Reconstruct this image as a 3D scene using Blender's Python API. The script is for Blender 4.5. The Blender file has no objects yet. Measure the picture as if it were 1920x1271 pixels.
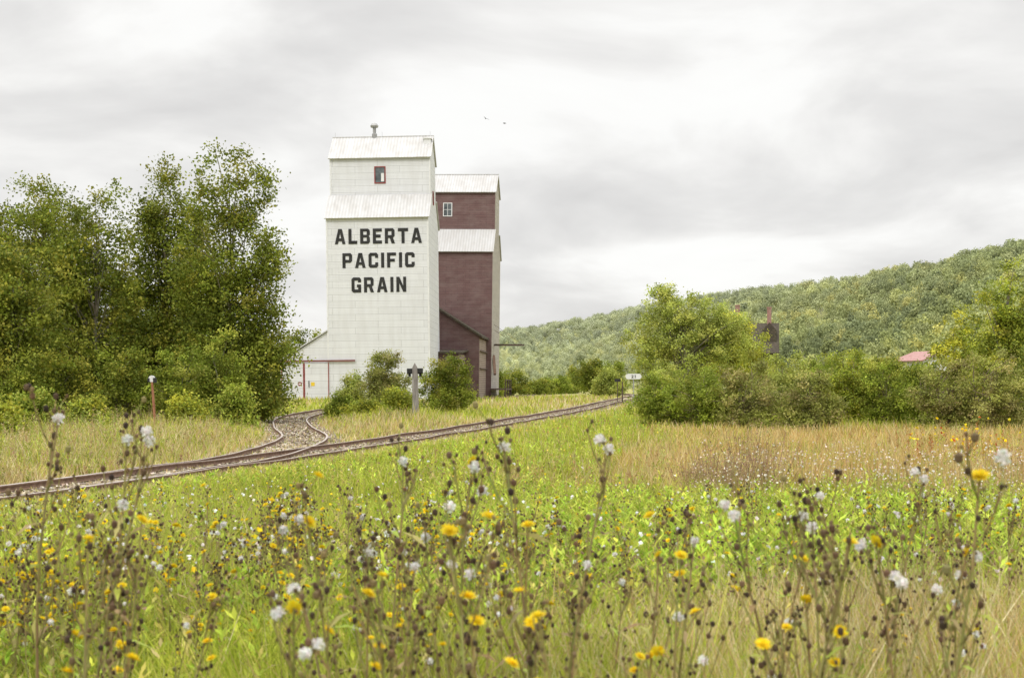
import bpy, math, numpy as np
from mathutils import Vector, Matrix
from mathutils.geometry import tessellate_polygon
R = np.random.default_rng(7)
scene = bpy.context.scene
COL = scene.collection
F = 2400.0; HY = 722.0; CZ = 1.9
def sst(a, b, x):
    t = np.clip((x - a) / (b - a), 0, 1); return t * t * (3 - 2 * t)
def X(px, d): return (px - 960) / F * d

# ------------------------------------------------------------ materials
def newmat(name):
    m = bpy.data.materials.new(name); m.use_nodes = True
    nt = m.node_tree; nt.nodes.clear()
    return m, nt, nt.nodes, nt.links
def nd(ns, t, **kw):
    n = ns.new(t)
    for k, v in kw.items():
        if k in n.inputs: n.inputs[k].default_value = v
        else: setattr(n, k, v)
    return n
def ramp(ns, pts):
    r = ns.new('ShaderNodeValToRGB'); e = r.color_ramp.elements
    while len(e) > 1: e.remove(e[-1])
    e[0].position = pts[0][0]; e[0].color = (*pts[0][1], 1)
    for p, c in pts[1:]:
        q = e.new(p); q.color = (*c, 1)
    return r
def veg_mat(name, trans=0.3, rough=0.6, spec=0.25, nscale=1.3):
    m, nt, ns, L = newmat(name)
    a = nd(ns, 'ShaderNodeAttribute', attribute_name='col')
    tc = nd(ns, 'ShaderNodeTexCoord'); nz = nd(ns, 'ShaderNodeTexNoise', Scale=nscale, Detail=3.0)
    L.new(tc.outputs['Object'], nz.inputs['Vector'])
    mr = nd(ns, 'ShaderNodeMapRange'); mr.inputs[1].default_value = .3; mr.inputs[2].default_value = .7
    mr.inputs[3].default_value = .78; mr.inputs[4].default_value = 1.22
    L.new(nz.outputs[0], mr.inputs[0])
    vm = nd(ns, 'ShaderNodeVectorMath', operation='SCALE')
    L.new(a.outputs['Color'], vm.inputs[0]); L.new(mr.outputs[0], vm.inputs['Scale'])
    p = nd(ns, 'ShaderNodeBsdfPrincipled', Roughness=rough); p.inputs['Specular IOR Level'].default_value = spec
    t = nd(ns, 'ShaderNodeBsdfTranslucent'); mx = nd(ns, 'ShaderNodeMixShader'); mx.inputs[0].default_value = trans
    o = nd(ns, 'ShaderNodeOutputMaterial')
    L.new(vm.outputs[0], p.inputs['Base Color']); L.new(vm.outputs[0], t.inputs['Color'])
    L.new(p.outputs[0], mx.inputs[1]); L.new(t.outputs[0], mx.inputs[2]); L.new(mx.outputs[0], o.inputs[0])
    return m
VEG = veg_mat('foliage', .34, .6, .2); GRASS = veg_mat('grass', .38, .65, .15); BARK = veg_mat('bark', 0.0, .9, .1); FARV = veg_mat('distant_foliage', .3, .9, .0, .02)
def simple(name, c1, c2, scale=4.0, rough=.8, bump=.2, stretch=(1, 1, 1), spec=.3, metal=0.0):
    m, nt, ns, L = newmat(name)
    tc = nd(ns, 'ShaderNodeTexCoord'); mp = nd(ns, 'ShaderNodeMapping'); mp.inputs['Scale'].default_value = stretch
    nz = nd(ns, 'ShaderNodeTexNoise', Scale=scale, Detail=6.0, Roughness=.6)
    r = ramp(ns, [(.32, c1), (.68, c2)])
    p = nd(ns, 'ShaderNodeBsdfPrincipled', Roughness=rough, Metallic=metal); p.inputs['Specular IOR Level'].default_value = spec
    b = nd(ns, 'ShaderNodeBump', Strength=bump, Distance=.03); o = nd(ns, 'ShaderNodeOutputMaterial')
    L.new(tc.outputs['Object'], mp.inputs[0]); L.new(mp.outputs[0], nz.inputs['Vector']); L.new(nz.outputs[0], r.inputs[0])
    L.new(r.outputs[0], p.inputs['Base Color']); L.new(nz.outputs[0], b.inputs['Height']); L.new(b.outputs[0], p.inputs['Normal'])
    L.new(p.outputs[0], o.inputs[0]); return m
def siding(name, c1, c2, mortar, bw, rh, msize, stain=(.5, .48, .42), stainamt=.35, course=None, smap=(1.2, .18, 1), cm=.66):
    m, nt, ns, L = newmat(name)
    tc = nd(ns, 'ShaderNodeTexCoord'); sp = nd(ns, 'ShaderNodeSeparateXYZ'); ad = nd(ns, 'ShaderNodeMath', operation='ADD')
    cb = nd(ns, 'ShaderNodeCombineXYZ')
    L.new(tc.outputs['Object'], sp.inputs[0]); L.new(sp.outputs[0], ad.inputs[0]); L.new(sp.outputs[1], ad.inputs[1])
    L.new(ad.outputs[0], cb.inputs[0]); L.new(sp.outputs[2], cb.inputs[1])
    br = nd(ns, 'ShaderNodeTexBrick', Scale=1.0); br.inputs['Color1'].default_value = (*c1, 1); br.inputs['Color2'].default_value = (*c2, 1)
    br.inputs['Mortar'].default_value = (*mortar, 1); br.inputs['Mortar Size'].default_value = msize; br.inputs['Mortar Smooth'].default_value = .3
    br.inputs['Brick Width'].default_value = bw; br.inputs['Row Height'].default_value = rh
    L.new(cb.outputs[0], br.inputs['Vector'])
    src = br.outputs[0]
    if course:
        b2 = nd(ns, 'ShaderNodeTexBrick', Scale=1.0); b2.inputs['Color1'].default_value = (1, 1, 1, 1); b2.inputs['Color2'].default_value = (.95, .95, .95, 1)
        b2.inputs['Mortar'].default_value = (cm, cm, cm, 1); b2.inputs['Mortar Size'].default_value = .02; b2.inputs['Mortar Smooth'].default_value = .4
        b2.inputs['Brick Width'].default_value = 4.3; b2.inputs['Row Height'].default_value = course; L.new(cb.outputs[0], b2.inputs['Vector'])
        vmm = nd(ns, 'ShaderNodeVectorMath', operation='MULTIPLY'); L.new(src, vmm.inputs[0]); L.new(b2.outputs[0], vmm.inputs[1]); src = vmm.outputs[0]
    mp = nd(ns, 'ShaderNodeMapping'); mp.inputs['Scale'].default_value = smap
    L.new(cb.outputs[0], mp.inputs[0])
    nz = nd(ns, 'ShaderNodeTexNoise', Scale=1.4, Detail=8.0, Roughness=.65); L.new(mp.outputs[0], nz.inputs['Vector'])
    mr = nd(ns, 'ShaderNodeMapRange'); mr.inputs[1].default_value = .42; mr.inputs[2].default_value = .8; mr.inputs[3].default_value = 0; mr.inputs[4].default_value = stainamt
    L.new(nz.outputs[0], mr.inputs[0])
    mx = nd(ns, 'ShaderNodeMix', data_type='RGBA'); L.new(mr.outputs[0], mx.inputs[0]); L.new(src, mx.inputs[6]); mx.inputs[7].default_value = (*stain, 1)
    p = nd(ns, 'ShaderNodeBsdfPrincipled', Roughness=.8); b = nd(ns, 'ShaderNodeBump', Strength=.5, Distance=.02, invert=True)
    p.inputs['Specular IOR Level'].default_value = .2
    o = nd(ns, 'ShaderNodeOutputMaterial')
    L.new(mx.outputs[2], p.inputs['Base Color']); L.new(br.outputs['Fac'], b.inputs['Height']); L.new(b.outputs[0], p.inputs['Normal']); L.new(p.outputs[0], o.inputs[0])
    return m
def corrugated(name, base, dark, period=.25):
    m, nt, ns, L = newmat(name)
    tc = nd(ns, 'ShaderNodeTexCoord'); wv = nd(ns, 'ShaderNodeTexWave', Scale=2 * math.pi / period / 20, Distortion=0.0)
    wv.bands_direction = 'X'; L.new(tc.outputs['Object'], wv.inputs['Vector'])
    mp = nd(ns, 'ShaderNodeMapping'); mp.inputs['Scale'].default_value = (1.1, .4, .4); L.new(tc.outputs['Object'], mp.inputs[0])
    nz = nd(ns, 'ShaderNodeTexNoise', Scale=1.5, Detail=6.0, Roughness=.6); L.new(mp.outputs[0], nz.inputs['Vector'])
    r = ramp(ns, [(.34, dark), (.6, base)]); L.new(nz.outputs[0], r.inputs[0])
    mr = nd(ns, 'ShaderNodeMapRange'); mr.inputs[3].default_value = .86; mr.inputs[4].default_value = 1.0; L.new(wv.outputs[1], mr.inputs[0])
    vm = nd(ns, 'ShaderNodeVectorMath', operation='SCALE'); L.new(r.outputs[0], vm.inputs[0]); L.new(mr.outputs[0], vm.inputs['Scale'])
    p = nd(ns, 'ShaderNodeBsdfPrincipled', Roughness=.6, Metallic=.0); b = nd(ns, 'ShaderNodeBump', Strength=.15, Distance=.03)
    p.inputs['Specular IOR Level'].default_value = .2
    o = nd(ns, 'ShaderNodeOutputMaterial')
    L.new(vm.outputs[0], p.inputs['Base Color']); L.new(wv.outputs[1], b.inputs['Height']); L.new(b.outputs[0], p.inputs['Normal']); L.new(p.outputs[0], o.inputs[0])
    return m
M_WHITE = siding('white_siding', (.655, .665, .70), (.63, .64, .675), (.51, .52, .545), 3.7, .155, .007, (.43, .42, .42), .4, .62)
M_BROWN = siding('brown_siding', (.158, .094, .093), (.134, .080, .078), (.092, .055, .054), 1.3, .2, .014, (.24, .19, .18), .5, .6, (.5, .9, 1), .72)
M_BEIGE = siding('weathered_siding', (.47, .445, .41), (.39, .37, .34), (.25, .22, .19), 2.2, .22, .02, (.28, .23, .20), .5)
M_GREYB = siding('grey_brown_siding', (.38, .31, .26), (.33, .27, .23), (.12, .09, .08), 7.0, .2, .03, (.20, .13, .11), .6, .8, (.5, .9, 1), .5)
M_ROOF = corrugated('corrugated_roof', (.53, .53, .535), (.45, .44, .43), .3)
M_ROOF2 = corrugated('corrugated_old_roof', (.49, .49, .495), (.43, .42, .41), .3)
M_RED = simple('red_paint', (.20, .035, .03), (.28, .06, .05), 3)
M_RAILRED = simple('dark_brown_red_paint', (.13, .04, .035), (.20, .07, .06), 3)
M_BLACK = simple('black_paint', (.012, .012, .013), (.035, .035, .035), 2, .7)
M_GLASS = simple('window_glass', (.02, .025, .03), (.12, .14, .15), 1.5, .15, 0, spec=.6)
M_WTRIM = simple('white_trim', (.58, .585, .60), (.68, .685, .70), 3)
M_METAL = simple('grey_metal', (.22, .22, .22), (.4, .4, .4), 3, .5, metal=.4)
M_WOOD = simple('weathered_wood', (.13, .115, .11), (.34, .315, .30), 3, .9, .6, (6, 6, .6))
M_DWOOD = simple('dark_wood', (.05, .035, .03), (.14, .10, .08), 3, .9, .4, (4, 4, .8))
M_TIE = simple('creosote_wood', (.09, .07, .055), (.28, .225, .18), 4, .95, .6, (.6, 4, 4))
M_RUST = simple('rusty_steel', (.13, .08, .055), (.25, .16, .115), 9, .8, .3)
M_RAILTOP = simple('rail_head', (.34, .28, .24), (.50, .45, .41), 5, .5, .1, metal=.2)
M_ORANGE = simple('orange_rust', (.22, .09, .05), (.36, .17, .10), 6, .8)
M_BRICK = siding('red_brick', (.34, .15, .12), (.27, .12, .10), (.3, .26, .23), .24, .09, .012)
M_SHINGLE = siding('dark_shingle', (.06, .048, .038), (.09, .07, .056), (.03, .025, .02), .4, .25, .02, (.09, .10, .045), .5)
M_REDROOF = simple('red_roof', (.30, .15, .14), (.42, .26, .24), 3)
M_YEL = simple('yellow_sign', (.6, .42, .03), (.7, .5, .05), 3)
M_BIRD = simple('bird_feathers', (.02, .02, .02), (.06, .055, .05), 8)

# ------------------------------------------------------------ mesh helpers
def link(o, parent=None):
    COL.objects.link(o)
    if parent is not None: o.parent = parent
    return o
def soup(name, Q, C, mat, parent=None):
    Q = np.asarray(Q, np.float32); n = len(Q)
    me = bpy.data.meshes.new(name)
    me.vertices.add(n * 4); me.loops.add(n * 4); me.polygons.add(n)
    me.vertices.foreach_set('co', Q.reshape(-1))
    me.loops.foreach_set('vertex_index', np.arange(n * 4, dtype=np.int32))
    me.polygons.foreach_set('loop_start', np.arange(n, dtype=np.int32) * 4)
    me.update(calc_edges=True)
    a = me.attributes.new('col', 'FLOAT_COLOR', 'FACE')
    cc = np.ones((n, 4), np.float32); cc[:, :3] = C
    a.data.foreach_set('color', cc.reshape(-1))
    me.materials.append(mat)
    return link(bpy.data.objects.new(name, me), parent)
class B:
    def __init__(s): s.v = []; s.f = []; s.mi = []
    def add(s, vs, fs, mi=0):
        k = len(s.v); s.v += [tuple(v) for v in vs]; s.f += [tuple(i + k for i in f) for f in fs]; s.mi += [mi] * len(fs); return s
    def box(s, x0, x1, y0, y1, z0, z1, mi=0):
        return s.add([(x0, y0, z0), (x1, y0, z0), (x1, y1, z0), (x0, y1, z0), (x0, y0, z1), (x1, y0, z1), (x1, y1, z1), (x0, y1, z1)],
                     [(0, 3, 2, 1), (4, 5, 6, 7), (0, 1, 5, 4), (1, 2, 6, 5), (2, 3, 7, 6), (3, 0, 4, 7)], mi)
    def beam(s, a, b, w, mi=0):
        a = Vector(a); b = Vector(b); d = (b - a).normalized(); u = d.cross(Vector((0, 0, 1)))
        if u.length < .01: u = Vector((1, 0, 0))
        u.normalize(); v = d.cross(u); h = w / 2
        return s.add([p + u * i * h + v * j * h for p in (a, b) for i, j in ((-1, -1), (1, -1), (1, 1), (-1, 1))],
                     [(0, 1, 2, 3), (7, 6, 5, 4), (0, 4, 5, 1), (1, 5, 6, 2), (2, 6, 7, 3), (3, 7, 4, 0)], mi)
    def cyl(s, x, y, prof, n=16, mi=0):
        vs = []; fs = []
        for z, r in prof: vs += [(x + r * math.cos(2 * math.pi * i / n), y + r * math.sin(2 * math.pi * i / n), z) for i in range(n)]
        for k in range(len(prof) - 1):
            for i in range(n):
                j = (i + 1) % n; fs.append((k * n + i, k * n + j, (k + 1) * n + j, (k + 1) * n + i))
        fs.append(tuple(range(n))[::-1]); fs.append(tuple(range((len(prof) - 1) * n, len(prof) * n)))
        return s.add(vs, fs, mi)
    def prism_x(s, prof, x0, x1, mi=0, mi_r=None):
        n = len(prof); vs = [(x0, y, z) for y, z in prof] + [(x1, y, z) for y, z in prof]
        s.add(vs, [(i, (i + 1) % n, (i + 1) % n + n, i + n) for i in range(n)], mi)
        tri = tessellate_polygon([[Vector((y, z, 0)) for y, z in prof]])
        s.add(vs[:n], [tuple(t) for t in tri], mi); s.add(vs[n:], [tuple(t)[::-1] for t in tri], mi if mi_r is None else mi_r)
        return s
    def prism_y(s, prof, y0, y1, mi=0):
        n = len(prof); vs = [(x, y0, z) for x, z in prof] + [(x, y1, z) for x, z in prof]
        s.add(vs, [(i, (i + 1) % n, (i + 1) % n + n, i + n) for i in range(n)], mi)
        tri = tessellate_polygon([[Vector((x, z, 0)) for x, z in prof]])
        s.add(vs[:n], [tuple(t) for t in tri], mi); s.add(vs[n:], [tuple(t)[::-1] for t in tri], mi)
        return s
    def obj(s, name, mats, parent=None, fix=True):
        me = bpy.data.meshes.new(name); me.from_pydata(s.v, [], s.f)
        if not isinstance(mats, (list, tuple)): mats = [mats]
        for m in mats: me.materials.append(m)
        me.polygons.foreach_set('material_index', s.mi)
        if fix:
            import bmesh
            bm = bmesh.new(); bm.from_mesh(me); bmesh.ops.remove_doubles(bm, verts=bm.verts, dist=1e-5)
            bmesh.ops.recalc_face_normals(bm, faces=bm.faces); bm.to_mesh(me); bm.free()
        me.update()
        return link(bpy.data.objects.new(name, me), parent)
def thing(name, loc, label, cat, rot=(0, 0, 0), group=None):
    e = bpy.data.objects.new(name, None); e.location = loc; e.rotation_euler = rot; e.empty_display_size = .5
    e['label'] = label; e['category'] = cat
    if group: e['group'] = group
    return link(e)

# quad generators -------------------------------------------------
def unit(v): return v / (np.linalg.norm(v, axis=-1, keepdims=True) + 1e-9)
def leaves(c, size, asp=.6, rng=R, flat=0.35):
    n = len(c); a = unit(rng.normal(size=(n, 3))); nrm = unit(rng.normal(size=(n, 3)) + np.array([0, 0, flat * 2]))
    a = unit(np.cross(nrm, a)); b = np.cross(nrm, a)
    s = (np.ones(n) * size * rng.uniform(.6, 1.3, n))[:, None] / 2
    return np.stack([c + a * s, c + b * s * asp, c - a * s, c - b * s * asp], 1)
def tubeq(pts, rad, k=5):
    pts = np.asarray(pts, float); n = len(pts); d = np.gradient(pts, axis=0); d = unit(d)
    ref = np.where(np.abs(d[:, 2:3]) > .9, np.array([[1., 0, 0]]), np.array([[0, 0, 1.]]))
    u = unit(np.cross(d, ref)); v = np.cross(d, u); an = np.arange(k) / k * 2 * math.pi
    ring = pts[:, None] + np.asarray(rad)[:, None, None] * (u[:, None] * np.cos(an)[None, :, None] + v[:, None] * np.sin(an)[None, :, None])
    r2 = np.roll(ring, -1, 1)
    return np.stack([ring[:-1], r2[:-1], r2[1:], ring[1:]], 2).reshape(-1, 4, 3)
def blades(P, h, w, rng=R, lean=.35):
    n = len(P); an = rng.uniform(0, 2 * math.pi, n); s = np.stack([np.cos(an), np.sin(an), 0 * an], 1) * (w / 2)[:, None]
    an2 = rng.uniform(0, 2 * math.pi, n); l = np.stack([np.cos(an2), np.sin(an2), 0 * an2], 1) * (h * lean * rng.uniform(.2, 1.4, n))[:, None]
    z = np.array([0, 0, 1.]) * h[:, None]
    p1 = P + z * .55 + l * .35; p2 = P + z + l
    return np.concatenate([np.stack([P - s, P + s, p1 + s * .8, p1 - s * .8], 1), np.stack([p1 - s * .8, p1 + s * .8, p2 + s * .12, p2 - s * .12], 1)])
def pick(pal, n, rng=R, var=.25):
    pal = np.array(pal); c = pal[rng.integers(0, len(pal), n)]
    return np.clip(c * rng.uniform(1 - var, 1 + var, (n, 1)) * rng.uniform(.92, 1.08, (n, 3)), 0, .95)

# ------------------------------------------------------------ track path & terrain
def catmull(P, step=.5):
    P = np.array(P, float); P = np.vstack([2 * P[0] - P[1], P, 2 * P[-1] - P[-2]]); out = []
    for i in range(1, len(P) - 2):
        p0, p1, p2, p3 = P[i - 1:i + 3]; n = max(2, int(np.linalg.norm(p2 - p1) / .2))
        t = np.linspace(0, 1, n, endpoint=False)[:, None]
        out.append(.5 * (2 * p1 + (p2 - p0) * t + (2 * p0 - 5 * p1 + 4 * p2 - p3) * t * t + (3 * p1 - p0 - 3 * p2 + p3) * t ** 3))
    out = np.vstack(out + [P[-2][None]]); s = np.r_[0, np.cumsum(np.linalg.norm(np.diff(out, axis=0), axis=1))]
    q = np.arange(0, s[-1], step); return np.stack([np.interp(q, s, out[:, 0]), np.interp(q, s, out[:, 1])], 1)
MAIN = catmull([(-12.6, 4), (-8.3, 20.7), (-6.1, 30.4), (-4.8, 36.4), (-3, 45), (.9, 64), (5.3, 87), (11.8, 129), (15.5, 160), (16, 220)])
SPUR = catmull([(-8.75, 19.2), (-7.45, 25.2), (-6.55, 31), (-6.45, 37), (-7.05, 43.5), (-8.9, 52), (-10.9, 64), (-11.2, 77), (-8.8, 93), (-5, 112), (-2.3, 125), (1, 145), (4, 175)])
def pdist(x, y, P):
    x = np.atleast_1d(np.asarray(x, float)); y = np.atleast_1d(np.asarray(y, float)); P = P[::2]; out = np.empty(len(x))
    for i in range(0, len(x), 20000):
        out[i:i + 20000] = np.sqrt(((x[i:i + 20000, None] - P[None, :, 0]) ** 2 + (y[i:i + 20000, None] - P[None, :, 1]) ** 2).min(1))
    return out
def nz2(x, y, s=1.0):
    x = x * s; y = y * s
    return (np.sin(x * 1.3 + 1.7 * np.sin(y * .7)) + np.sin(y * 1.7 + 2.1 * np.sin(x * .9 + 1)) + .6 * np.sin(x * 3.1 + y * 2.3) + .5 * np.sin(x * 4.7 - y * 5.3 + 1.2)) / 3.1
def gz0(x, y):
    return .5 * (1 - sst(6, 18, y)) + .5 * sst(30, 130, y) + .03 * nz2(x, y, .35) * sst(3, 9, np.abs(y))
TE = .0
def gz(x, y, dm=None):
    return gz0(x, y)
def dryness(x, y):
    dm = pdist(x, y, MAIN)
    left = x < np.interp(y, MAIN[:, 1], MAIN[:, 0])
    n = nz2(x, y, .5); n2 = nz2(x + 9, y, 1.7)
    d = .12 + .2 * n + .12 * n2
    tan = sst(-2.2, 2.2, x - (1.6 + (y - 24) * .16) + 1.3 * n + .8 * n2) * sst(16.5, 22.5, y + 1.8 * n + 1.3 * n2) * (1 - sst(46, 56, y))
    d = np.maximum(d, tan * (.85 + .3 * n2 + .12 * n))
    d = np.where(left & (y < 62) & (y > 18), np.maximum(d, .62 + .3 * n + .2 * n2), d)
    d = np.maximum(d, (1 - sst(5.5, 9.5, y)) * (.72 + .3 * n) * sst(-1.0, 1.6, x))
    far = sst(60, 95, y) * (.4 + .4 * nz2(x, y, .12)); d = np.maximum(d, far)
    d = np.where(dm < 2.4, np.maximum(d, .5), d)
    return np.clip(d, 0.03, 1), dm, left, tan
ys = np.r_[np.linspace(-30, 0, 8), np.geomspace(1, 140, 170), np.geomspace(150, 6000, 40)]
xs = np.sinh(np.linspace(-7.2, 7.2, 221)) * 6
gx, gy = np.meshgrid(xs, ys); fx, fy = gx.ravel(), gy.ravel()
Z = gz(fx, fy)
nx, ny = len(xs), len(ys)
me = bpy.data.meshes.new('ground')
ii = np.arange(nx * ny).reshape(ny, nx)
fc = np.stack([ii[:-1, :-1], ii[:-1, 1:], ii[1:, 1:], ii[1:, :-1]], -1).reshape(-1, 4)
me.from_pydata(np.stack([fx, fy, Z], 1).tolist(), [], fc.tolist())
dr, _, _, _ = dryness(fx, fy)
a = me.attributes.new('dry', 'FLOAT', 'POINT'); a.data.foreach_set('value', dr.astype(np.float32))
for p in me.polygons: p.use_smooth = True
m, nt, ns, L = newmat('meadow_ground')
at = nd(ns, 'ShaderNodeAttribute', attribute_name='dry'); geo = nd(ns, 'ShaderNodeNewGeometry')
n1 = nd(ns, 'ShaderNodeTexNoise', Scale=.9, Detail=8.0, Roughness=.7); L.new(geo.outputs['Position'], n1.inputs['Vector'])
n2 = nd(ns, 'ShaderNodeTexNoise', Scale=14.0, Detail=6.0, Roughness=.7); L.new(geo.outputs['Position'], n2.inputs['Vector'])
g = ramp(ns, [(.3, (.13, .15, .025)), (.55, (.26, .30, .04)), (.75, (.37, .37, .07))]); t = ramp(ns, [(.3, (.23, .16, .07)), (.55, (.40, .32, .14)), (.75, (.50, .42, .20))])
L.new(n2.outputs[0], g.inputs[0]); L.new(n2.outputs[0], t.inputs[0])
ad = nd(ns, 'ShaderNodeMath', operation='ADD'); sb = nd(ns, 'ShaderNodeMath', operation='MULTIPLY_ADD'); sb.inputs[1].default_value = 1.2; sb.inputs[2].default_value = -.6
L.new(n1.outputs[0], sb.inputs[0]); L.new(sb.outputs[0], ad.inputs[0]); L.new(at.outputs['Fac'], ad.inputs[1])
mx = nd(ns, 'ShaderNodeMix', data_type='RGBA'); L.new(ad.outputs[0], mx.inputs[0]); L.new(g.outputs[0], mx.inputs[6]); L.new(t.outputs[0], mx.inputs[7])
p = nd(ns, 'ShaderNodeBsdfPrincipled', Roughness=.95); bp = nd(ns, 'ShaderNodeBump', Strength=.8, Distance=.08); o = nd(ns, 'ShaderNodeOutputMaterial')
L.new(n2.outputs[0], bp.inputs['Height']); L.new(bp.outputs[0], p.inputs['Normal']); L.new(mx.outputs[2], p.inputs['Base Color']); L.new(p.outputs[0], o.inputs[0])
me.materials.append(m)
gr = link(bpy.data.objects.new('ground', me)); gr['kind'] = 'structure'; gr['label'] = 'meadow ground with green and dry patches'

# ------------------------------------------------------------ hill
CU = [-400, 300, 700, 900, 940, 1080, 1220, 1400, 1600, 1750, 1920, 2150]
CY = [672, 676, 668, 648, 622, 604, 575, 549, 530, 504, 464, 416]
def hill_par(u):
    d0 = np.interp(u, [-400, 900, 1150, 1500, 1920, 2150], [800, 720, 600, 330, 230, 220]); d1 = np.interp(u, [-400, 900, 1150, 1500, 1920, 2150], [1200, 1150, 1000, 680, 500, 470])
    yc = np.interp(u, CU, CY); zc = CZ + (HY - yc) * d1 / F - 6.0
    return d0, d1, zc
def hill_z(u, d):
    d0, d1, zc = hill_par(u); t = np.clip((d - d0) / (d1 - d0), 0, 1.6)
    und = 1 + .10 * np.sin(u * .013 + t * 5) + .07 * np.sin(u * .031 - t * 7)
    return .45 + (zc - .45) * np.where(t < 1, (np.sin((t - .5) * math.pi) * .5 + .5) * .6 + .4 * t, 1.0 - .3 * (t - 1)) * np.where(t < 1, 1 + (und - 1) * (1 - t), 1)
us = np.linspace(-400, 2150, 200); ts = np.linspace(0, 1.5, 50); ug, tg = np.meshgrid(us, ts); d0, d1, _ = hill_par(ug); dg = d0 + tg * (d1 - d0)
hz = hill_z(ug, dg); hx = (ug - 960) / F * dg
ii = np.arange(ug.size).reshape(ug.shape); fc = np.stack([ii[:-1, :-1], ii[:-1, 1:], ii[1:, 1:], ii[1:, :-1]], -1).reshape(-1, 4)
me = bpy.data.meshes.new('hill'); me.from_pydata(np.stack([hx.ravel(), dg.ravel(), hz.ravel()], 1).tolist(), [], fc.tolist())
for p_ in me.polygons: p_.use_smooth = True
me.materials.append(simple('hill_undergrowth', (.16, .18, .07), (.34, .34, .13), .05, .95, 0))
h = link(bpy.data.objects.new('hill', me)); h['kind'] = 'structure'; h['label'] = 'long wooded hillside rising behind the valley'
def crown_template(rng, n, leaf):
    k = 6; cc = rng.normal(size=(k, 3)) * np.array([.22, .22, .13]) + np.array([0, 0, .63]); cc[:, 2] = np.clip(cc[:, 2], .4, .85); cc[0] = (0, 0, .77)
    nr = unit(rng.normal(size=(n, 3)) + np.array([0, 0, .2])); ci = rng.integers(0, k, n)
    c = cc[ci] + nr * np.array([.24, .24, .2]) * rng.uniform(.55, 1.15, (n, 1))
    nn = unit(nr + np.array([0, 0, .5]) + rng.normal(size=(n, 3)) * .6); a = unit(np.cross(nn, rng.normal(size=(n, 3)))); b = np.cross(nn, a); s = (leaf * rng.uniform(.6, 1.3, n))[:, None] / 2
    return np.stack([c + a * s, c + b * s * .8, c - a * s, c - b * s * .8], 1)
tpl = [crown_template(R, 310, .1) for _ in range(12)]
n = 4300
u = R.uniform(-350, 2120, n); u[:3700] = R.uniform(900, 2120, 3700)
tt = R.uniform(0, 1.1, n) ** .8; d0, d1, _ = hill_par(u); d = d0 + tt * (d1 - d0); hzz = hill_z(u, d)
Q = []; C = []; TQ = []
HP = np.array([(.20, .24, .06), (.28, .32, .075), (.40, .42, .095), (.52, .49, .11), (.155, .195, .055), (.33, .36, .12)])
for i in range(n):
    q = tpl[i % 12]; ht = R.uniform(4.5, 10.5) * (.85 if tt[i] < .12 else 1); w = ht * R.uniform(.5, .9); an = R.uniform(0, 6.28)
    ca, sa = math.cos(an) * w, math.sin(an) * w
    x_, y_ = q[..., 0] * ca - q[..., 1] * sa, q[..., 0] * sa + q[..., 1] * ca; bx = (u[i] - 960) / F * d[i]
    Q.append(np.stack([x_ + bx, y_ + d[i], q[..., 2] * ht + hzz[i]], -1))
    pn = nz2(np.array([bx]), np.array([d[i]]), .014)[0]; k_ = int(np.clip(R.normal() * 1.2 + 2.4 + 2.2 * pn, 0, 5.9)); base = HP[[4, 0, 1, 5, 2, 3][k_]]
    haze = np.clip((d[i] - 80) / 1250, 0, .62); base = base * (1 - haze) + np.array([.50, .53, .42]) * haze  # atmospheric haze painted into the leaf colour, paler with distance
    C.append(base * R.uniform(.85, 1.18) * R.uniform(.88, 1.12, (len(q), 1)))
    if d[i] < 620: TQ.append(tubeq([(bx, d[i], hzz[i] - .5), (bx + R.normal() * .2, d[i], hzz[i] + ht * .6)], [.2, .1], 3))
Q += TQ; C += [np.tile([(.46, .44, .38)], (len(q), 1)) for q in TQ]
o = soup('hillside_wood', np.concatenate(Q), np.concatenate(C), FARV); o['kind'] = 'stuff'; o['label'] = 'dense mixed wood covering the hillside'; o['category'] = 'wood'
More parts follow.
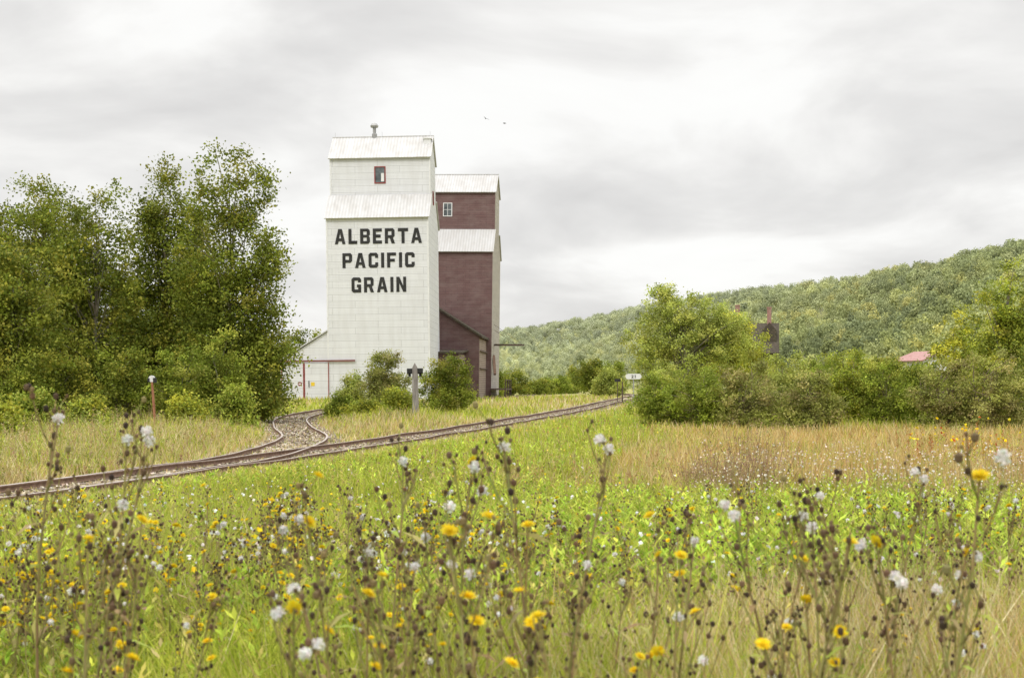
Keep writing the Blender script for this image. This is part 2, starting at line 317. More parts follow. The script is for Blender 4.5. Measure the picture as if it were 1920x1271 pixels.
# ------------------------------------------------------------ trees and shrubs
PAL_D = [(.125, .165, .018), (.17, .215, .024), (.25, .28, .036), (.14, .18, .02), (.36, .33, .05)]
PAL_M = [(.20, .27, .03), (.30, .36, .045), (.17, .22, .028), (.40, .40, .07)]
PAL_W = [(.31, .37, .075), (.40, .44, .10), (.25, .30, .06), (.46, .46, .11)]
PAL_Y = [(.54, .52, .07), (.42, .46, .07), (.60, .54, .085), (.33, .39, .06)]
PAL_YG = [(.36, .40, .05), (.26, .32, .04), (.54, .50, .06), (.20, .25, .035)]
PAL_O = [(.25, .28, .055), (.32, .35, .075), (.20, .225, .05), (.38, .37, .11), (.34, .28, .12)]
def grow(name, px, d, crown, nclump, per, cr, leaf, pal, label, cat, bark=(.22, .20, .15), trunk_r=.13, trunks=1, part=('trunk', 'crown'), seed=0, group=None, limbs=26, ztip=None, shell=.45, wp=.7):
    rng = np.random.default_rng(seed + 100); x0 = X(px, d); z0 = float(gz(np.array([x0]), np.array([float(d)]))[0]) - .05
    E = thing(name, (x0, d, z0), label, cat, group=group)
    cr_ = np.array(crown, float); vol = (cr_[:, 3] * cr_[:, 4] * cr_[:, 5]) ** wp; idx = rng.choice(len(cr_), nclump, p=vol / vol.sum())
    dirs = unit(rng.normal(size=(nclump, 3))); rr = rng.uniform(0, 1, (nclump, 1)) ** shell
    cc = cr_[idx, :3] + dirs * rr * cr_[idx, 3:6]; cc[:, 2] = np.maximum(cc[:, 2], .25)
    cs = cr * rng.uniform(.5, 1.4, nclump)
    ncl = np.maximum(6, (per * (cs / cr) ** 2).astype(int)); ix = np.repeat(np.arange(nclump), ncl)
    off = rng.normal(size=(len(ix), 3)) * cs[ix, None] * np.array([.58, .58, .48])
    c = cc[ix] + off; c[:, 2] = np.maximum(c[:, 2], .1)
    q = leaves(c, leaf, .7, rng)
    tint = rng.uniform(.64, 1.36, nclump)[ix, None]; pc = np.array(pal)
    own = pc[rng.integers(0, len(pal), nclump)][ix]; rnd = pc[rng.integers(0, len(pal), len(ix))]
    colr = np.clip((own * .6 + rnd * .4) * tint * rng.uniform(.85, 1.15, (len(ix), 1)), 0, .9)
    TQ = []; top = (cr_[:, 2] + cr_[:, 5]).max() * .84 if ztip is None else ztip
    stems = []
    for k in range(trunks):
        a_ = rng.uniform(0, 6.28); sp = 0 if trunks == 1 else rng.uniform(.1, .25) * top
        tgt = cr_[np.argmax(cr_[:, 2] + cr_[:, 5]), :2] if trunks == 1 else np.array([math.cos(a_), math.sin(a_)]) * sp
        t = np.linspace(0, 1, 9)[:, None]
        pts = np.hstack([tgt[None] * t ** 1.3 + .12 * np.sin(t * 5 + a_) * t * (1 - t), t * top * (1 if trunks == 1 else rng.uniform(.6, .95))]); stems.append(pts)
        TQ.append(tubeq(pts, trunk_r * (1 - .95 * t[:, 0]) * (1 if trunks == 1 else .6) + .006, 6))
    for j in rng.choice(nclump, min(limbs, nclump), replace=False):
        S = stems[rng.integers(0, len(stems))]; e = cc[j]; zt = max(.1, e[2] * rng.uniform(.45, .8)); zt = min(zt, S[-1, 2] * .95)
        s0 = np.array([np.interp(zt, S[:, 2], S[:, 0]), np.interp(zt, S[:, 2], S[:, 1]), zt]); t = np.linspace(0, 1, 6)[:, None]
        mid = (s0 + e) / 2 + np.array([0, 0, .12]) * np.linalg.norm(e - s0); pts = (1 - t) ** 2 * s0 + 2 * t * (1 - t) * mid + t * t * e
        TQ.append(tubeq(pts, trunk_r * .28 * (1 - .85 * t[:, 0]) + .004, 4))
    TQ = np.concatenate(TQ); soup(part[0], TQ, pick([bark], len(TQ), rng), BARK, E); soup(part[1], q, colr, VEG, E)
    return E
def spire(x, h, w, low=1.0, y=0, k=8, pw=.45, seed=0):
    rg = np.random.default_rng(seed); out = []
    for i in range(k):
        t = i / (k - 1); z = low + t * (h - low) * .93; r = w * (1 - t * .97) ** pw * (.75 + .25 * math.sin(min(1, t * 3 + .4) * 1.57)) + .25
        out.append((x + rg.normal() * .16 * w * (1 - t * .5), y, z, r, r, (h - low) / k * .8))
    return out
TREES = [(-75, 64, [(0, 10.8, 2.8), (1.5, 9.6, 2.2)], .36), (72, 62, [(.1, 12.0, 2.7), (1.8, 10.6, 2.0), (-1.8, 10.4, 2.0)], .34), (178, 60, [(.1, 11.4, 2.4), (-1.4, 10.2, 1.9), (1.2, 9.0, 1.7)], .34), (314, 63, [(0, 12.8, 1.7), (-1.0, 10.8, 1.5), (.9, 11.0, 1.5)], .36),
         (437, 59, [(0, 13.1, 2.0), (-1.3, 12.2, 1.7), (1.15, 11.6, 1.6), (1.5, 8.4, 1.1), (-.5, 8, 2.1)], .36), (115, 67, [(0, 10.2, 3.2)], .4), (240, 68, [(0, 7.2, 2.2)], .42), (375, 67, [(0, 10.0, 2.4)], .4), (15, 54, [(0, 7.6, 2.4), (-1.5, 6, 2.0)], .4)]
for i, (px, d, sps, pw_) in enumerate(TREES):
    c = []
    for j, (sx_, sh_, sw_) in enumerate(sps): c += spire(sx_, sh_, sw_, seed=i * 7 + j, pw=pw_)
    nc = 200 + 55 * len(sps)
    grow('aspen_tree', px, d, c, nc, 115, .5, .145, PAL_D, 'tall bushy aspen with olive green leaves beside the track', 'tree', seed=i, group='aspens beside the railway', limbs=70, wp=.5, shell=.5)
SH = [(335, 55, 3.8, 1.5, PAL_M, 'green'), (412, 56, 4.2, 1.5, PAL_M, 'green'), (476, 60, 3.9, 1.0, PAL_D, 'green'), (230, 56, 3.4, 1.6, PAL_D, 'green'), (120, 55, 3.2, 1.8, PAL_D, 'green'), (10, 52, 2.8, 1.6, PAL_M, 'green'), (440, 52, 1.9, .7, PAL_M, 'green'), (60, 46, 1.7, 1.0, PAL_M, 'green'), (350, 51, 1.4, .6, PAL_YG, 'yellowish'), (165, 48, 1.4, .8, PAL_YG, 'yellowish'), (-10, 40, 1.5, .9, PAL_YG, 'yellowish')]
def bush(h, r): return [(0, 0, h * .62, r * .75, r * .7, h * .36), (r * .45, 0, h * .38, r * .7, r * .7, h * .34), (-r * .5, .1, h * .4, r * .65, r * .7, h * .33), (r * .1, -r * .3, h * .25, r * .8, r * .6, h * .25), (r * .3, 0, h * .82, r * .3, r * .3, h * .18), (-r * .35, 0, h * .74, r * .3, r * .3, h * .22)]
for i, (px, d, hh, r, pal, w_) in enumerate(SH):
    grow('shrub', px, d, bush(hh, r), 90, 100, .3, .115, pal, f'dense {w_} shrub under the tall aspens', 'shrub', part=('stem', 'foliage'), trunks=4, trunk_r=.05, seed=20 + i, group='shrubs below the aspens')
SC = [(722, 72, 3.8, 1.35, PAL_O, 'grey-green rounded willow shrub near a wooden post'), (840, 75, 3.6, 1.6, PAL_D, 'dark green dense shrub beside a wooden post'), (662, 74, 2.3, .95, PAL_W, 'low grey-green shrub in front of the shed doors'),
      (745, 66, 1.7, .85, PAL_YG, 'low yellow-green shrub beside the tracks'), (690, 62, 1.1, 1.0, PAL_YG, 'low yellow-green shrub beside the tracks'), (640, 66, 1.3, .7, PAL_M, 'small leafy shrub beside the siding')]
for i, (px, d, hh, r, pal, lb) in enumerate(SC):
    grow('shrub', px, d, bush(hh, r), 190 if i < 2 else 95, 100, .27, .10, pal, lb, 'shrub', part=('stem', 'foliage'), trunks=4, trunk_r=.05, seed=40 + i)
grow('willow_tree', 1283, 95, [(-.8, 0, 7.0, 2.6, 2.3, 1.9), (1.8, 0, 6.2, 2.8, 2.3, 1.9), (-2.4, 0, 4.8, 2.2, 2.2, 2.4), (.8, 0, 4.0, 3.8, 3, 3.0), (-1.3, 0, 8.2, 1.3, 1.2, .9), (3.2, 0, 4.6, 2.0, 2, 2.2)], 430, 90, .42, .165, PAL_W, 'broad grey-green willow tree above the shrub hedge', 'tree', seed=60, limbs=60, trunk_r=.2, trunks=3)
grow('birch_tree', 1388, 101, [(-.8, 0, 6.0, 1.7, 1.5, 1.5), (.4, 0, 4.7, 1.9, 1.9, 1.7), (-1.2, 0, 4, 2.0, 2, 2.2), (.8, 0, 3.2, 1.8, 2, 1.6)], 240, 90, .42, .165, PAL_Y, 'rounded tree turning autumn yellow beside the house', 'tree', seed=61, limbs=30)
RS = [(1240, 53, 2.4, 1.2, PAL_M), (1312, 52, 2.7, 1.6, PAL_M), (1400, 51, 2.8, 1.6, PAL_O), (1480, 54, 3.2, 1.5, PAL_W), (1525, 50, 2.5, 1.2, PAL_O), (1590, 56, 3.5, 1.2, PAL_YG), (1655, 55, 3.0, 1.2, PAL_M), (1725, 54, 2.9, 1.2, PAL_M), (1775, 50, 2.9, 1.4, PAL_O), (1855, 49, 3.4, 1.6, PAL_O), (1945, 51, 3.5, 1.6, PAL_D), (1690, 60, 2.7, 1.3, PAL_M), (1560, 63, 2.9, 1.6, PAL_M), (1440, 66, 2.5, 1.5, PAL_W), (1252, 68, 3.0, 1.2, PAL_W), (2030, 52, 3.2, 1.6, PAL_O)]
for i, (px, d, hh, r, pal) in enumerate(RS):
    lb = {id(PAL_O): 'rounded olive shrub in the hedge by the dry grass', id(PAL_M): 'leafy green shrub in the hedge by the dry grass', id(PAL_W): 'grey-green shrub in the hedge by the dry grass', id(PAL_YG): 'yellowing leafy shrub in the hedge by the dry grass', id(PAL_D): 'dark green shrub in the hedge by the dry grass'}[id(pal)]
    grow('shrub', px, d, bush(hh, r), 150, 85, .22, .09, pal, lb, 'shrub', part=('stem', 'foliage'), trunks=6, trunk_r=.045, seed=70 + i, group='shrub hedge along the meadow', bark=(.28, .22, .17), limbs=50)
def multi(sps, low=.8, s0=50):
    c = []
    for j, (a_, b_, c_) in enumerate(sps): c += spire(a_, b_, c_, low, seed=s0 + j)
    return c
grow('aspen_tree', 1872, 63, multi([(.4, 7.7, 1.3), (-.9, 6.6, 1.3), (1.5, 6.9, 1.3), (0, 5, 2.2)]), 420, 80, .32, .13, PAL_YG, 'young aspen turning yellow behind the shrubs', 'tree', seed=95, limbs=60, wp=.42)
grow('aspen_tree', 1785, 61, multi([(0, 5.3, .8), (-.5, 4.3, .8), (.5, 4.6, .9)]), 160, 60, .25, .13, PAL_YG, 'small yellowing aspen sapling behind the shrubs', 'tree', seed=96, wp=.45)
grow('aspen_tree', 1965, 62, multi([(0, 6.8, 1.5), (-1, 6.2, 1.5), (1, 5.4, 1.5)]), 330, 80, .33, .13, PAL_D, 'young dark green aspen behind the shrubs', 'tree', seed=97, wp=.45)
BK = [(958, 170, 3.4, 2.7, PAL_D), (1040, 200, 3.0, 3.4, PAL_M), (1010, 185, 2.2, 2.3, PAL_D), (1108, 175, 5.2, 2.2, PAL_D), (1140, 150, 3.4, 1.7, PAL_W), (1150, 190, 5, 2.6, PAL_M), (1090, 230, 5.5, 3, PAL_D), (1065, 210, 2.4, 2.0, PAL_M), (925, 160, 3.0, 1.6, PAL_M), (1235, 140, 5.5, 3.4, PAL_M), (1330, 140, 5.0, 4, PAL_D), (1540, 150, 5.2, 4.0, PAL_M), (1440, 135, 4.0, 3.0, PAL_M), (1620, 160, 5.6, 4.0, PAL_D), (1800, 150, 5.4, 3.2, PAL_M), (1662, 138, 4.6, 2.4, PAL_D), (1725, 132, 3.6, 3.0, PAL_M)]
for i, (px, d, hh, r, pal) in enumerate(BK):
    grow('shrub', px, d, bush(hh, r), 110, 80, .5, .22, pal, 'dark rounded shrub on the valley floor beyond the elevators', 'shrub', part=('stem', 'foliage'), trunks=3, trunk_r=.08, seed=120 + i, group='distant shrubs on the valley floor')
for i, (px, d, hh) in enumerate([(470, 190, 10.4), (530, 200, 9.8), (572, 195, 10.8), (612, 205, 11.2), (650, 200, 10), (400, 195, 10), (330, 200, 10), (200, 190, 10), (60, 195, 10)]):
    grow('poplar_tree', px, d, [(0, 0, hh * .66, 3.4, 3.0, hh * .28), (1.4, 0, hh * .42, 3.8, 3, hh * .3), (-1.4, 0, hh * .3, 3.8, 3, hh * .3)], 150, 80, .6, .28, PAL_D, 'dark green poplar beyond the storage shed', 'tree', seed=150 + i, group='poplars beyond the shed')

# ------------------------------------------------------------ railway
def normals(P):
    d = unit(np.gradient(P, axis=0)); return np.stack([d[:, 1], -d[:, 0]], 1)
GRAVEL = simple('gravel_bed', (.20, .17, .10), (.43, .37, .27), 5, .95, 1.0)
def build_track(P, name, label, zo, skip=None):
    N = normals(P); zg = gz0(P[:, 0], P[:, 1]) + TE + zo
    w = np.array([-2.1, -1.5, 1.5, 2.1]); hz = np.array([-.12, .05, .05, -.12])
    V = np.stack([P[:, None, 0] + N[:, None, 0] * w, P[:, None, 1] + N[:, None, 1] * w, zg[:, None] + hz[None]], -1)
    b = B(); n = len(P); vs = V.reshape(-1, 3).tolist()
    b.add(vs, [(i * 4 + j, i * 4 + j + 1, i * 4 + j + 5, i * 4 + j + 4) for i in range(n - 1) for j in range(3)])
    bed = b.obj('ballast_bed' if zo == 0 else 'siding_ballast_bed', GRAVEL, fix=False); bed['kind'] = 'structure'; bed['label'] = 'tan gravel bed under ' + label
    E = thing(name, (P[0, 0], P[0, 1], 0), label, 'railway track'); ox, oy = P[0]
    prof = [(-.06, 0), (-.06, .012), (-.012, .022), (-.012, .075), (-.032, .083), (-.032, .11), (.032, .11), (.032, .083), (.012, .075), (.012, .022), (.06, .012), (.06, 0)]
    for s in (-.75, .75):
        b = B(); k = len(prof)
        vs = [(P[i, 0] + N[i, 0] * (s + a_) - ox, P[i, 1] + N[i, 1] * (s + a_) - oy, zg[i] + .067 + z_) for i in range(n) for a_, z_ in prof]
        for i in range(n - 1):
            for j in range(k):
                j2 = (j + 1) % k; b.add([], [(i * k + j, i * k + j2, (i + 1) * k + j2, (i + 1) * k + j)], 1 if j == 5 else 0)
        b.v = vs; b.obj('rail', [M_RUST, M_RAILTOP], E, fix=False)
    tb = B(); tb.box(-1.27, 1.27, -.11, .11, -.1, .0); base = None; cnt = 0; restq = B()
    s_ = np.arange(0, (n - 1) * .5, .62); rng = np.random.default_rng(3)
    for s0 in s_:
        x, y = np.interp(s0 / .5, np.arange(n), P[:, 0]), np.interp(s0 / .5, np.arange(n), P[:, 1]); z = np.interp(s0 / .5, np.arange(n), zg) + .062
        if y < 15 or y > 120: continue
        if skip is not None and pdist(x, y, skip)[0] < 2.3: continue
        dx, dy = np.interp(s0 / .5, np.arange(n), N[:, 0]), np.interp(s0 / .5, np.arange(n), N[:, 1]); an = math.atan2(dy, dx) + rng.normal() * .03
        if cnt < 100:
            if base is None: ob = tb.obj('sleeper', M_TIE, E); base = ob
            else: ob = base.copy(); link(ob); ob.parent = E
            ob.location = (x - ox, y - oy, z + rng.normal() * .006); ob.rotation_euler = (0, 0, an); cnt += 1
        else:
            c_, s2 = math.cos(an), math.sin(an); t_ = B().box(-1.27, 1.27, -.11, .11, -.1, 0)
            restq.add([(x - ox + vx * c_ - vy * s2, y - oy + vx * s2 + vy * c_, z + vz) for vx, vy, vz in t_.v], t_.f)
    if restq.v: r_ = restq.obj('sleepers', M_TIE, E); r_['kind'] = 'stuff'
    return N, zg
build_track(MAIN, 'railway_track', 'main railway track with rusty rails and weathered wooden sleepers', 0)
build_track(SPUR, 'railway_siding', 'curving railway siding branching towards the grain elevators', -.012, MAIN)
P = np.vstack([MAIN[30:240], SPUR[20:130]]); k = 26000; j = R.integers(0, len(P), k); Nn = np.vstack([normals(MAIN)[30:240], normals(SPUR)[20:130]])
of = R.normal(size=k) * 1.05; sx_ = P[j, 0] + Nn[j, 0] * of + R.uniform(-.3, .3, k); sy_ = P[j, 1] + Nn[j, 1] * of + R.uniform(-.3, .3, k)
sz_ = gz0(sx_, sy_) + TE + .062 - .08 * sst(1.4, 2.1, np.abs(of)); o = soup('gravel', leaves(np.stack([sx_, sy_, sz_], 1), .08, .9, R, 1.0), pick([(.42, .36, .28), (.32, .26, .2), (.50, .45, .37), (.24, .18, .13)], k), BARK); o['kind'] = 'stuff'; o['label'] = 'loose tan ballast stones between the sleepers'; o['category'] = 'gravel'

# ------------------------------------------------------------ lettering
GL = {'A': (11, [(0, 0), (3.2, 0), (3.9, 2.8), (7.1, 2.8), (7.8, 0), (11, 0), (7.4, 14), (3.6, 14)], [[(4.5, 5.4), (6.5, 5.4), (5.5, 10)]]),
 'L': (9, [(0, 0), (9, 0), (9, 3), (3.2, 3), (3.2, 14), (0, 14)], []),
 'B': (10, [(0, 0), (8.3, 0), (10, 1.7), (10, 5.8), (8.8, 7.1), (10, 8.4), (10, 12.3), (8.3, 14), (0, 14)], [[(3.2, 2.6), (6.8, 2.6), (6.8, 5.8), (3.2, 5.8)], [(3.2, 8.3), (6.8, 8.3), (6.8, 11.4), (3.2, 11.4)]]),
 'E': (9.3, [(0, 0), (9.3, 0), (9.3, 2.9), (3.2, 2.9), (3.2, 5.6), (8, 5.6), (8, 8.4), (3.2, 8.4), (3.2, 11.1), (9.3, 11.1), (9.3, 14), (0, 14)], []),
 'R': (10.4, [(0, 0), (3.2, 0), (3.2, 5), (5, 5), (6.9, 0), (10.4, 0), (8.3, 5.3), (10, 6.8), (10, 12.3), (8.3, 14), (0, 14)], [[(3.2, 7.7), (6.8, 7.7), (6.8, 11.3), (3.2, 11.3)]]),
 'T': (10.4, [(3.6, 0), (6.8, 0), (6.8, 11), (10.4, 11), (10.4, 14), (0, 14), (0, 11), (3.6, 11)], []),
 'P': (10, [(0, 0), (3.2, 0), (3.2, 5), (8.3, 5), (10, 6.7), (10, 12.3), (8.3, 14), (0, 14)], [[(3.2, 7.7), (6.8, 7.7), (6.8, 11.3), (3.2, 11.3)]]),
 'C': (10, [(1.8, 0), (8.3, 0), (10, 1.7), (10, 5), (6.8, 5), (6.8, 2.9), (3.2, 2.9), (3.2, 11.1), (6.8, 11.1), (6.8, 9.2), (10, 9.2), (10, 12.3), (8.3, 14), (1.8, 14), (0, 12.3), (0, 1.7)], []),
 'I': (3.2, [(0, 0), (3.2, 0), (3.2, 14), (0, 14)], []),
 'F': (9.3, [(0, 0), (3.2, 0), (3.2, 5.4), (8, 5.4), (8, 8.2), (3.2, 8.2), (3.2, 11.1), (9.3, 11.1), (9.3, 14), (0, 14)], []),
 'G': (10, [(1.8, 0), (10, 0), (10, 7.4), (5.6, 7.4), (5.6, 4.8), (6.9, 4.8), (6.9, 2.9), (3.2, 2.9), (3.2, 11.1), (6.8, 11.1), (6.8, 9.4), (10, 9.4), (10, 12.3), (8.3, 14), (1.8, 14), (0, 12.3), (0, 1.7)], []),
 'N': (10.2, [(0, 0), (3.1, 0), (3.1, 8.2), (7, 0), (10.2, 0), (10.2, 14), (7.1, 14), (7.1, 5.8), (3.2, 14), (0, 14)], []),
 '2': (9, [(0, 0), (9, 0), (9, 2.8), (4.5, 2.8), (9, 7.5), (9, 12.3), (7.3, 14), (1.7, 14), (0, 12.3), (0, 9.5), (3, 9.5), (3, 11.3), (6, 11.3), (6, 8.6), (0, 2.8)], []),
 '1': (7, [(3, 0), (6, 0), (6, 14), (3.5, 14), (1, 12), (1, 9.5), (3, 10.8)], [])}
def lettering(text, cx, z0, width, height, y, parent, mat=M_BLACK, gap=3.0):
    tot = sum(GL[c][0] for c in text) + gap * (len(text) - 1); sx = width / tot; sz = height / 14; x = cx - width / 2; b = B()
    for c in text:
        w, outl, holes = GL[c]; polys = [[Vector((px_, pz_, 0)) for px_, pz_ in q] for q in [outl] + holes]
        vs = [(x + v.x * sx, y, z0 + v.y * sz) for q in polys for v in q]; b.add(vs, [tuple(t_) for t_ in tessellate_polygon(polys)]); x += (w + gap) * sx
    return b.obj('lettering', mat, parent)

# ------------------------------------------------------------ elevators
def window(parent, x, y, z, w, h, fm, side=False, cross=True):
    fr = B(); t = .09
    if not side:
        fr.box(x - w / 2, x + w / 2, y - .06, y + .02, z - t, z).box(x - w / 2, x + w / 2, y - .06, y + .02, z + h, z + h + t).box(x - w / 2 - t, x - w / 2, y - .06, y + .02, z - t, z + h + t).box(x + w / 2, x + w / 2 + t, y - .06, y + .02, z - t, z + h + t)
        pane = B().box(x - w / 2, x + w / 2, y - .02, y + .02, z, z + h)
        if cross: mu = B().box(x - .02, x + .02, y - .045, y - .021, z, z + h).box(x - w / 2, x - .02, y - .045, y - .021, z + h / 2 - .02, z + h / 2 + .02).box(x + .02, x + w / 2, y - .045, y - .021, z + h / 2 - .02, z + h / 2 + .02)
        else: mu = B().box(x + w * .12, x + w / 2 - .06, y - .04, y - .021, z + .1, z + h * .62)
    else:
        fr.box(x - .02, x + .06, y - w / 2, y + w / 2, z - t, z).box(x - .02, x + .06, y - w / 2, y + w / 2, z + h, z + h + t).box(x - .02, x + .06, y - w / 2 - t, y - w / 2, z - t, z + h + t).box(x - .02, x + .06, y + w / 2, y + w / 2 + t, z - t, z + h + t)
        pane = B().box(x - .02, x + .02, y - w / 2, y + w / 2, z, z + h); mu = None
    f = fr.obj('window', fm, parent); pane.obj('pane', M_GLASS, f)
    if mu: mu.obj('muntin' if cross else 'blind', M_WTRIM, f)
    return f
def slab(y0, z0, y1, z1, x0, x1, th=.09, up=.03):
    d = Vector((y1 - y0, z1 - z0)).normalized(); n_ = Vector((-d.y, d.x)); n_ = n_ if n_.y > 0 else -n_
    a_ = [(y0 + n_.x * up, z0 + n_.y * up), (y1 + n_.x * up, z1 + n_.y * up), (y1 + n_.x * (up + th), z1 + n_.y * (up + th)), (y0 + n_.x * (up + th), z0 + n_.y * (up + th))]
    return B().prism_x(a_, x0, x1)
def elevator(E, W, D, inset, H1, R1, H2, H3, wm, sm, rm):
    hw = W / 2
    prof = [(0, -.5), (0, H1), (inset, R1), (inset, H2), (D / 2, H3), (D - inset, H2), (D - inset, R1), (D, H1), (D, -.5)]
    B().prism_x(prof, -hw, hw, 0, 1).obj('wall', [wm, sm], E)
    o_ = .22; s1 = (R1 - H1) / inset; s2 = (H3 - H2) / (D / 2 - inset)
    slab(-o_, H1 - o_ * s1, inset - .0, R1, -hw - .15, hw + .15).obj('roof', rm, E)
    slab(D + o_, H1 - o_ * s1, D - inset, R1, -hw - .15, hw + .15).obj('roof', rm, E)
    ro = B()
    for (ya, yb) in ((inset - o_, D / 2), (D - inset + o_, D / 2)):
        s_ = slab(ya, H2 - o_ * s2, yb, H3, -hw - .15, hw + .15); ro.add(s_.v, s_.f)
    ro.box(-hw - .16, hw + .16, D / 2 - .12, D / 2 + .12, H3 + .08, H3 + .17)
    ro.obj('roof', rm, E)
    cm_ = M_WTRIM if wm is M_WHITE else M_BROWN
    for (xa, xb, ya, yb, za, zb) in ((hw - .12, hw + .03, -.03, .12, -.5, H1 - .05), (-hw - .03, -hw + .12, -.03, .12, -.5, H1 - .05), (hw - .1, hw + .03, inset - .03, inset + .1, R1 + .1, H2 - .05), (-hw - .03, -hw + .1, inset - .03, inset + .1, R1 + .1, H2 - .05)):
        B().box(xa, xb, ya, yb, za, zb).obj('corner_board', cm_, E)
E1 = thing('grain_elevator', (X(711, 120), 120, .5), 'tall white grain elevator with stepped corrugated roofs and black lettering', 'grain elevator', (0, math.radians(-.7), math.radians(-2.1)))
elevator(E1, 9.6, 10, 2.4, 17.2, 19.5, 23.2, 25.5, M_WHITE, M_WHITE, M_ROOF)
lettering('ALBERTA', .1, 14.65, 8.2, 1.42, -.035, E1); lettering('PACIFIC', .1, 12.4, 6.8, 1.4, -.035, E1); lettering('GRAIN', .1, 10.1, 5.15, 1.42, -.035, E1)
window(E1, 0, 2.4, 20.75, .9, 1.45, M_RED, False, False); window(E1, 4.8, 5, 19.0, .7, 1.1, M_RED, True)
B().cyl(-.85, 5, [(25.2, .25), (25.9, .25), (26.0, .16), (26.55, .16), (26.56, .36), (26.7, .4), (26.9, .28), (26.98, .05)], 16).obj('roof_vent', M_METAL, E1)
B().box(4.1, 4.75, 3.9, 4.6, 24.5, 25.15).prism_y([(4.0, 25.15), (4.85, 25.15), (4.85, 25.22), (4.0, 25.3)], 3.8, 4.7).obj('hatch', M_WTRIM, E1)
for xx in (-4.7, -.1, 4.6): B().cyl(xx, 5, [(25.5, .015), (26.1, .01)], 6).obj('lightning_rod', M_METAL, E1)
prof = [(-9.3, -.5), (-4.81, -.5), (-4.81, 6.5), (-8.9, 3.9), (-9.3, 3.75)]
sh = B().prism_y(prof, .05, 9).obj('driveway_shed', M_WHITE, E1)
rp = [(-4.82, 6.53), (-9.6, 3.62), (-9.6, 3.74), (-4.82, 6.65)]
B().prism_y(rp, -.15, 9.2).obj('roof', M_ROOF, sh)
for a_, b_ in ((-9.15, -7.12), (-6.98, -4.75)):
    dr_ = B().box(a_, b_, -.08, .04, .05, 3.55).obj('door', M_WHITE, sh)
    t_ = B().box(a_ - .05, a_ + .02, -.11, -.0801, .05, 3.6).box(b_ - .02, b_ + .05, -.11, -.0801, .05, 3.6).box(a_ + .02, b_ - .02, -.11, -.0801, .05, .12); t_.obj('door_trim', M_RED, dr_)
B().box(-6.62, -6.56, -.16, -.08, 1.3, 1.9).obj('handle', M_BLACK, dr_)
B().box(-9.2, -2.2, -.2, -.115, 3.66, 3.81).obj('door_rail', M_RAILRED, sh)
b = B(); b.add([(-7.45 + .2 * math.cos(i * math.pi / 8), -.085, 1.6 + .2 * math.sin(i * math.pi / 8)) for i in range(16)], [tuple(range(16))]); s_ = b.obj('notice_sign', M_RED, sh)
B().box(-7.57, -7.33, -.1, -.087, 1.54, 1.66).obj('sign_bar', M_WTRIM, s_)
B().box(-6.4, -6.05, -.1, -.082, 1.4, 1.75).obj('warning_sign', M_YEL, sh)

E2 = thing('grain_elevator', (X(830.0, 141) + .2, 141, .55), 'faded brown grain elevator with stepped metal roofs and weathered side', 'grain elevator', (0, math.radians(.7), math.radians(-4.5)))
W2 = 10.2
elevator(E2, W2, 10, 2.3, 16.2, 18.7, 23.0, 25.2, M_BROWN, M_BEIGE, M_ROOF2)
window(E2, -.2, 2.3, 20.3, .85, 1.35, M_WTRIM)
an = B().prism_y([(-4, -.5), (4.5, -.5), (4.5, 6.5), (-.5, 9.6), (-4, 9.6)], -7, -.02).obj('annex', M_BROWN, E2)
B().prism_y([(4.85, 6.32), (-.6, 9.68), (-.6, 9.9), (4.85, 6.54)], -7.3, -.02).obj('roof', M_SHINGLE, an)
B().box(4.51, 4.56, -7, -.03, -.5, 6.25).obj('side_wall', M_GREYB, an)
an2 = B().box(-4, 3.0, -12.5, -7.01, -.5, 4.6).obj('annex', M_BROWN, E2)
B().prism_x([(-12.8, 4.55), (-7.02, 4.9), (-7.02, 5.05), (-12.8, 4.7)], -4, 3.4).obj('roof', M_SHINGLE, an2)
B().box(3.01, 3.07, -12.5, -7.02, -.5, 4.5).obj('side_wall', M_GREYB, an2)
B().box(4.571, 4.72, -6.9, -.1, 4.9, 5.05).box(4.571, 4.72, -6.9, -.1, 3.1, 3.22).obj('eave_moulding', M_DWOOD, an)
ld = B(); ld.beam((5.12, 3, 5.9), (8.6, 2.2, 5.9), .16).beam((5.12, 4, 6.0), (8.2, 3.6, 6.0), .12).beam((5.12, 3, 8.2), (8.4, 2.3, 5.95), .035).beam((5.12, 3.6, 7.6), (7.6, 3, 5.98), .035)
ld.obj('loading_boom', M_DWOOD, E2)
sp_ = B().beam((5.2, 2, 4.6), (5.5, .5, 2.6), .28).beam((5.11, 2.0, 4.7), (5.2, 2, 4.6), .3); sp_.obj('loading_spout', M_RUST, E2)
dk = B().box(5.11, 6.9, -1, 7, .9, 1.05)
for yy in (-.9, 2, 4.5, 6.8): dk.box(6.7, 6.85, yy - .08, yy + .08, -.6, .9).box(6.72, 6.84, yy - .06, yy + .06, 1.05, 2.0)
dk.beam((6.78, -.9, 2.0), (6.78, 6.8, 2.0), .1); dk.obj('loading_dock', M_DWOOD, E2)

# ------------------------------------------------------------ house & red roof building
EH = thing('house', (X(1418, 150), 150, .5), 'old dark-roofed house with two red brick chimneys behind yellowing trees', 'house', (0, 0, math.radians(-12)))
B().prism_x([(0, -.5), (0, 5.4), (4, 8.7), (8, 5.4), (8, -.5)], -3.4, 2.3).obj('wall', M_DWOOD, EH)
rb = B(); s1 = slab(-.5, 5.0, 4, 8.7, -3.8, 2.6, .15, .03); s2 = slab(8.5, 5.0, 4, 8.7, -3.8, 2.6, .15, .03); rb.add(s1.v, s1.f); rb.add(s2.v, s2.f); rf = rb.obj('roof', M_SHINGLE, EH)
for cx_, ch in ((-2.3, 10.9), (1.45, 10.6)):
    B().box(cx_ - .25, cx_ + .25, 3.6, 4.1, 7.8, ch).box(cx_ - .3, cx_ + .3, 3.55, 4.15, ch, ch + .15).obj('chimney', M_BRICK, rf)
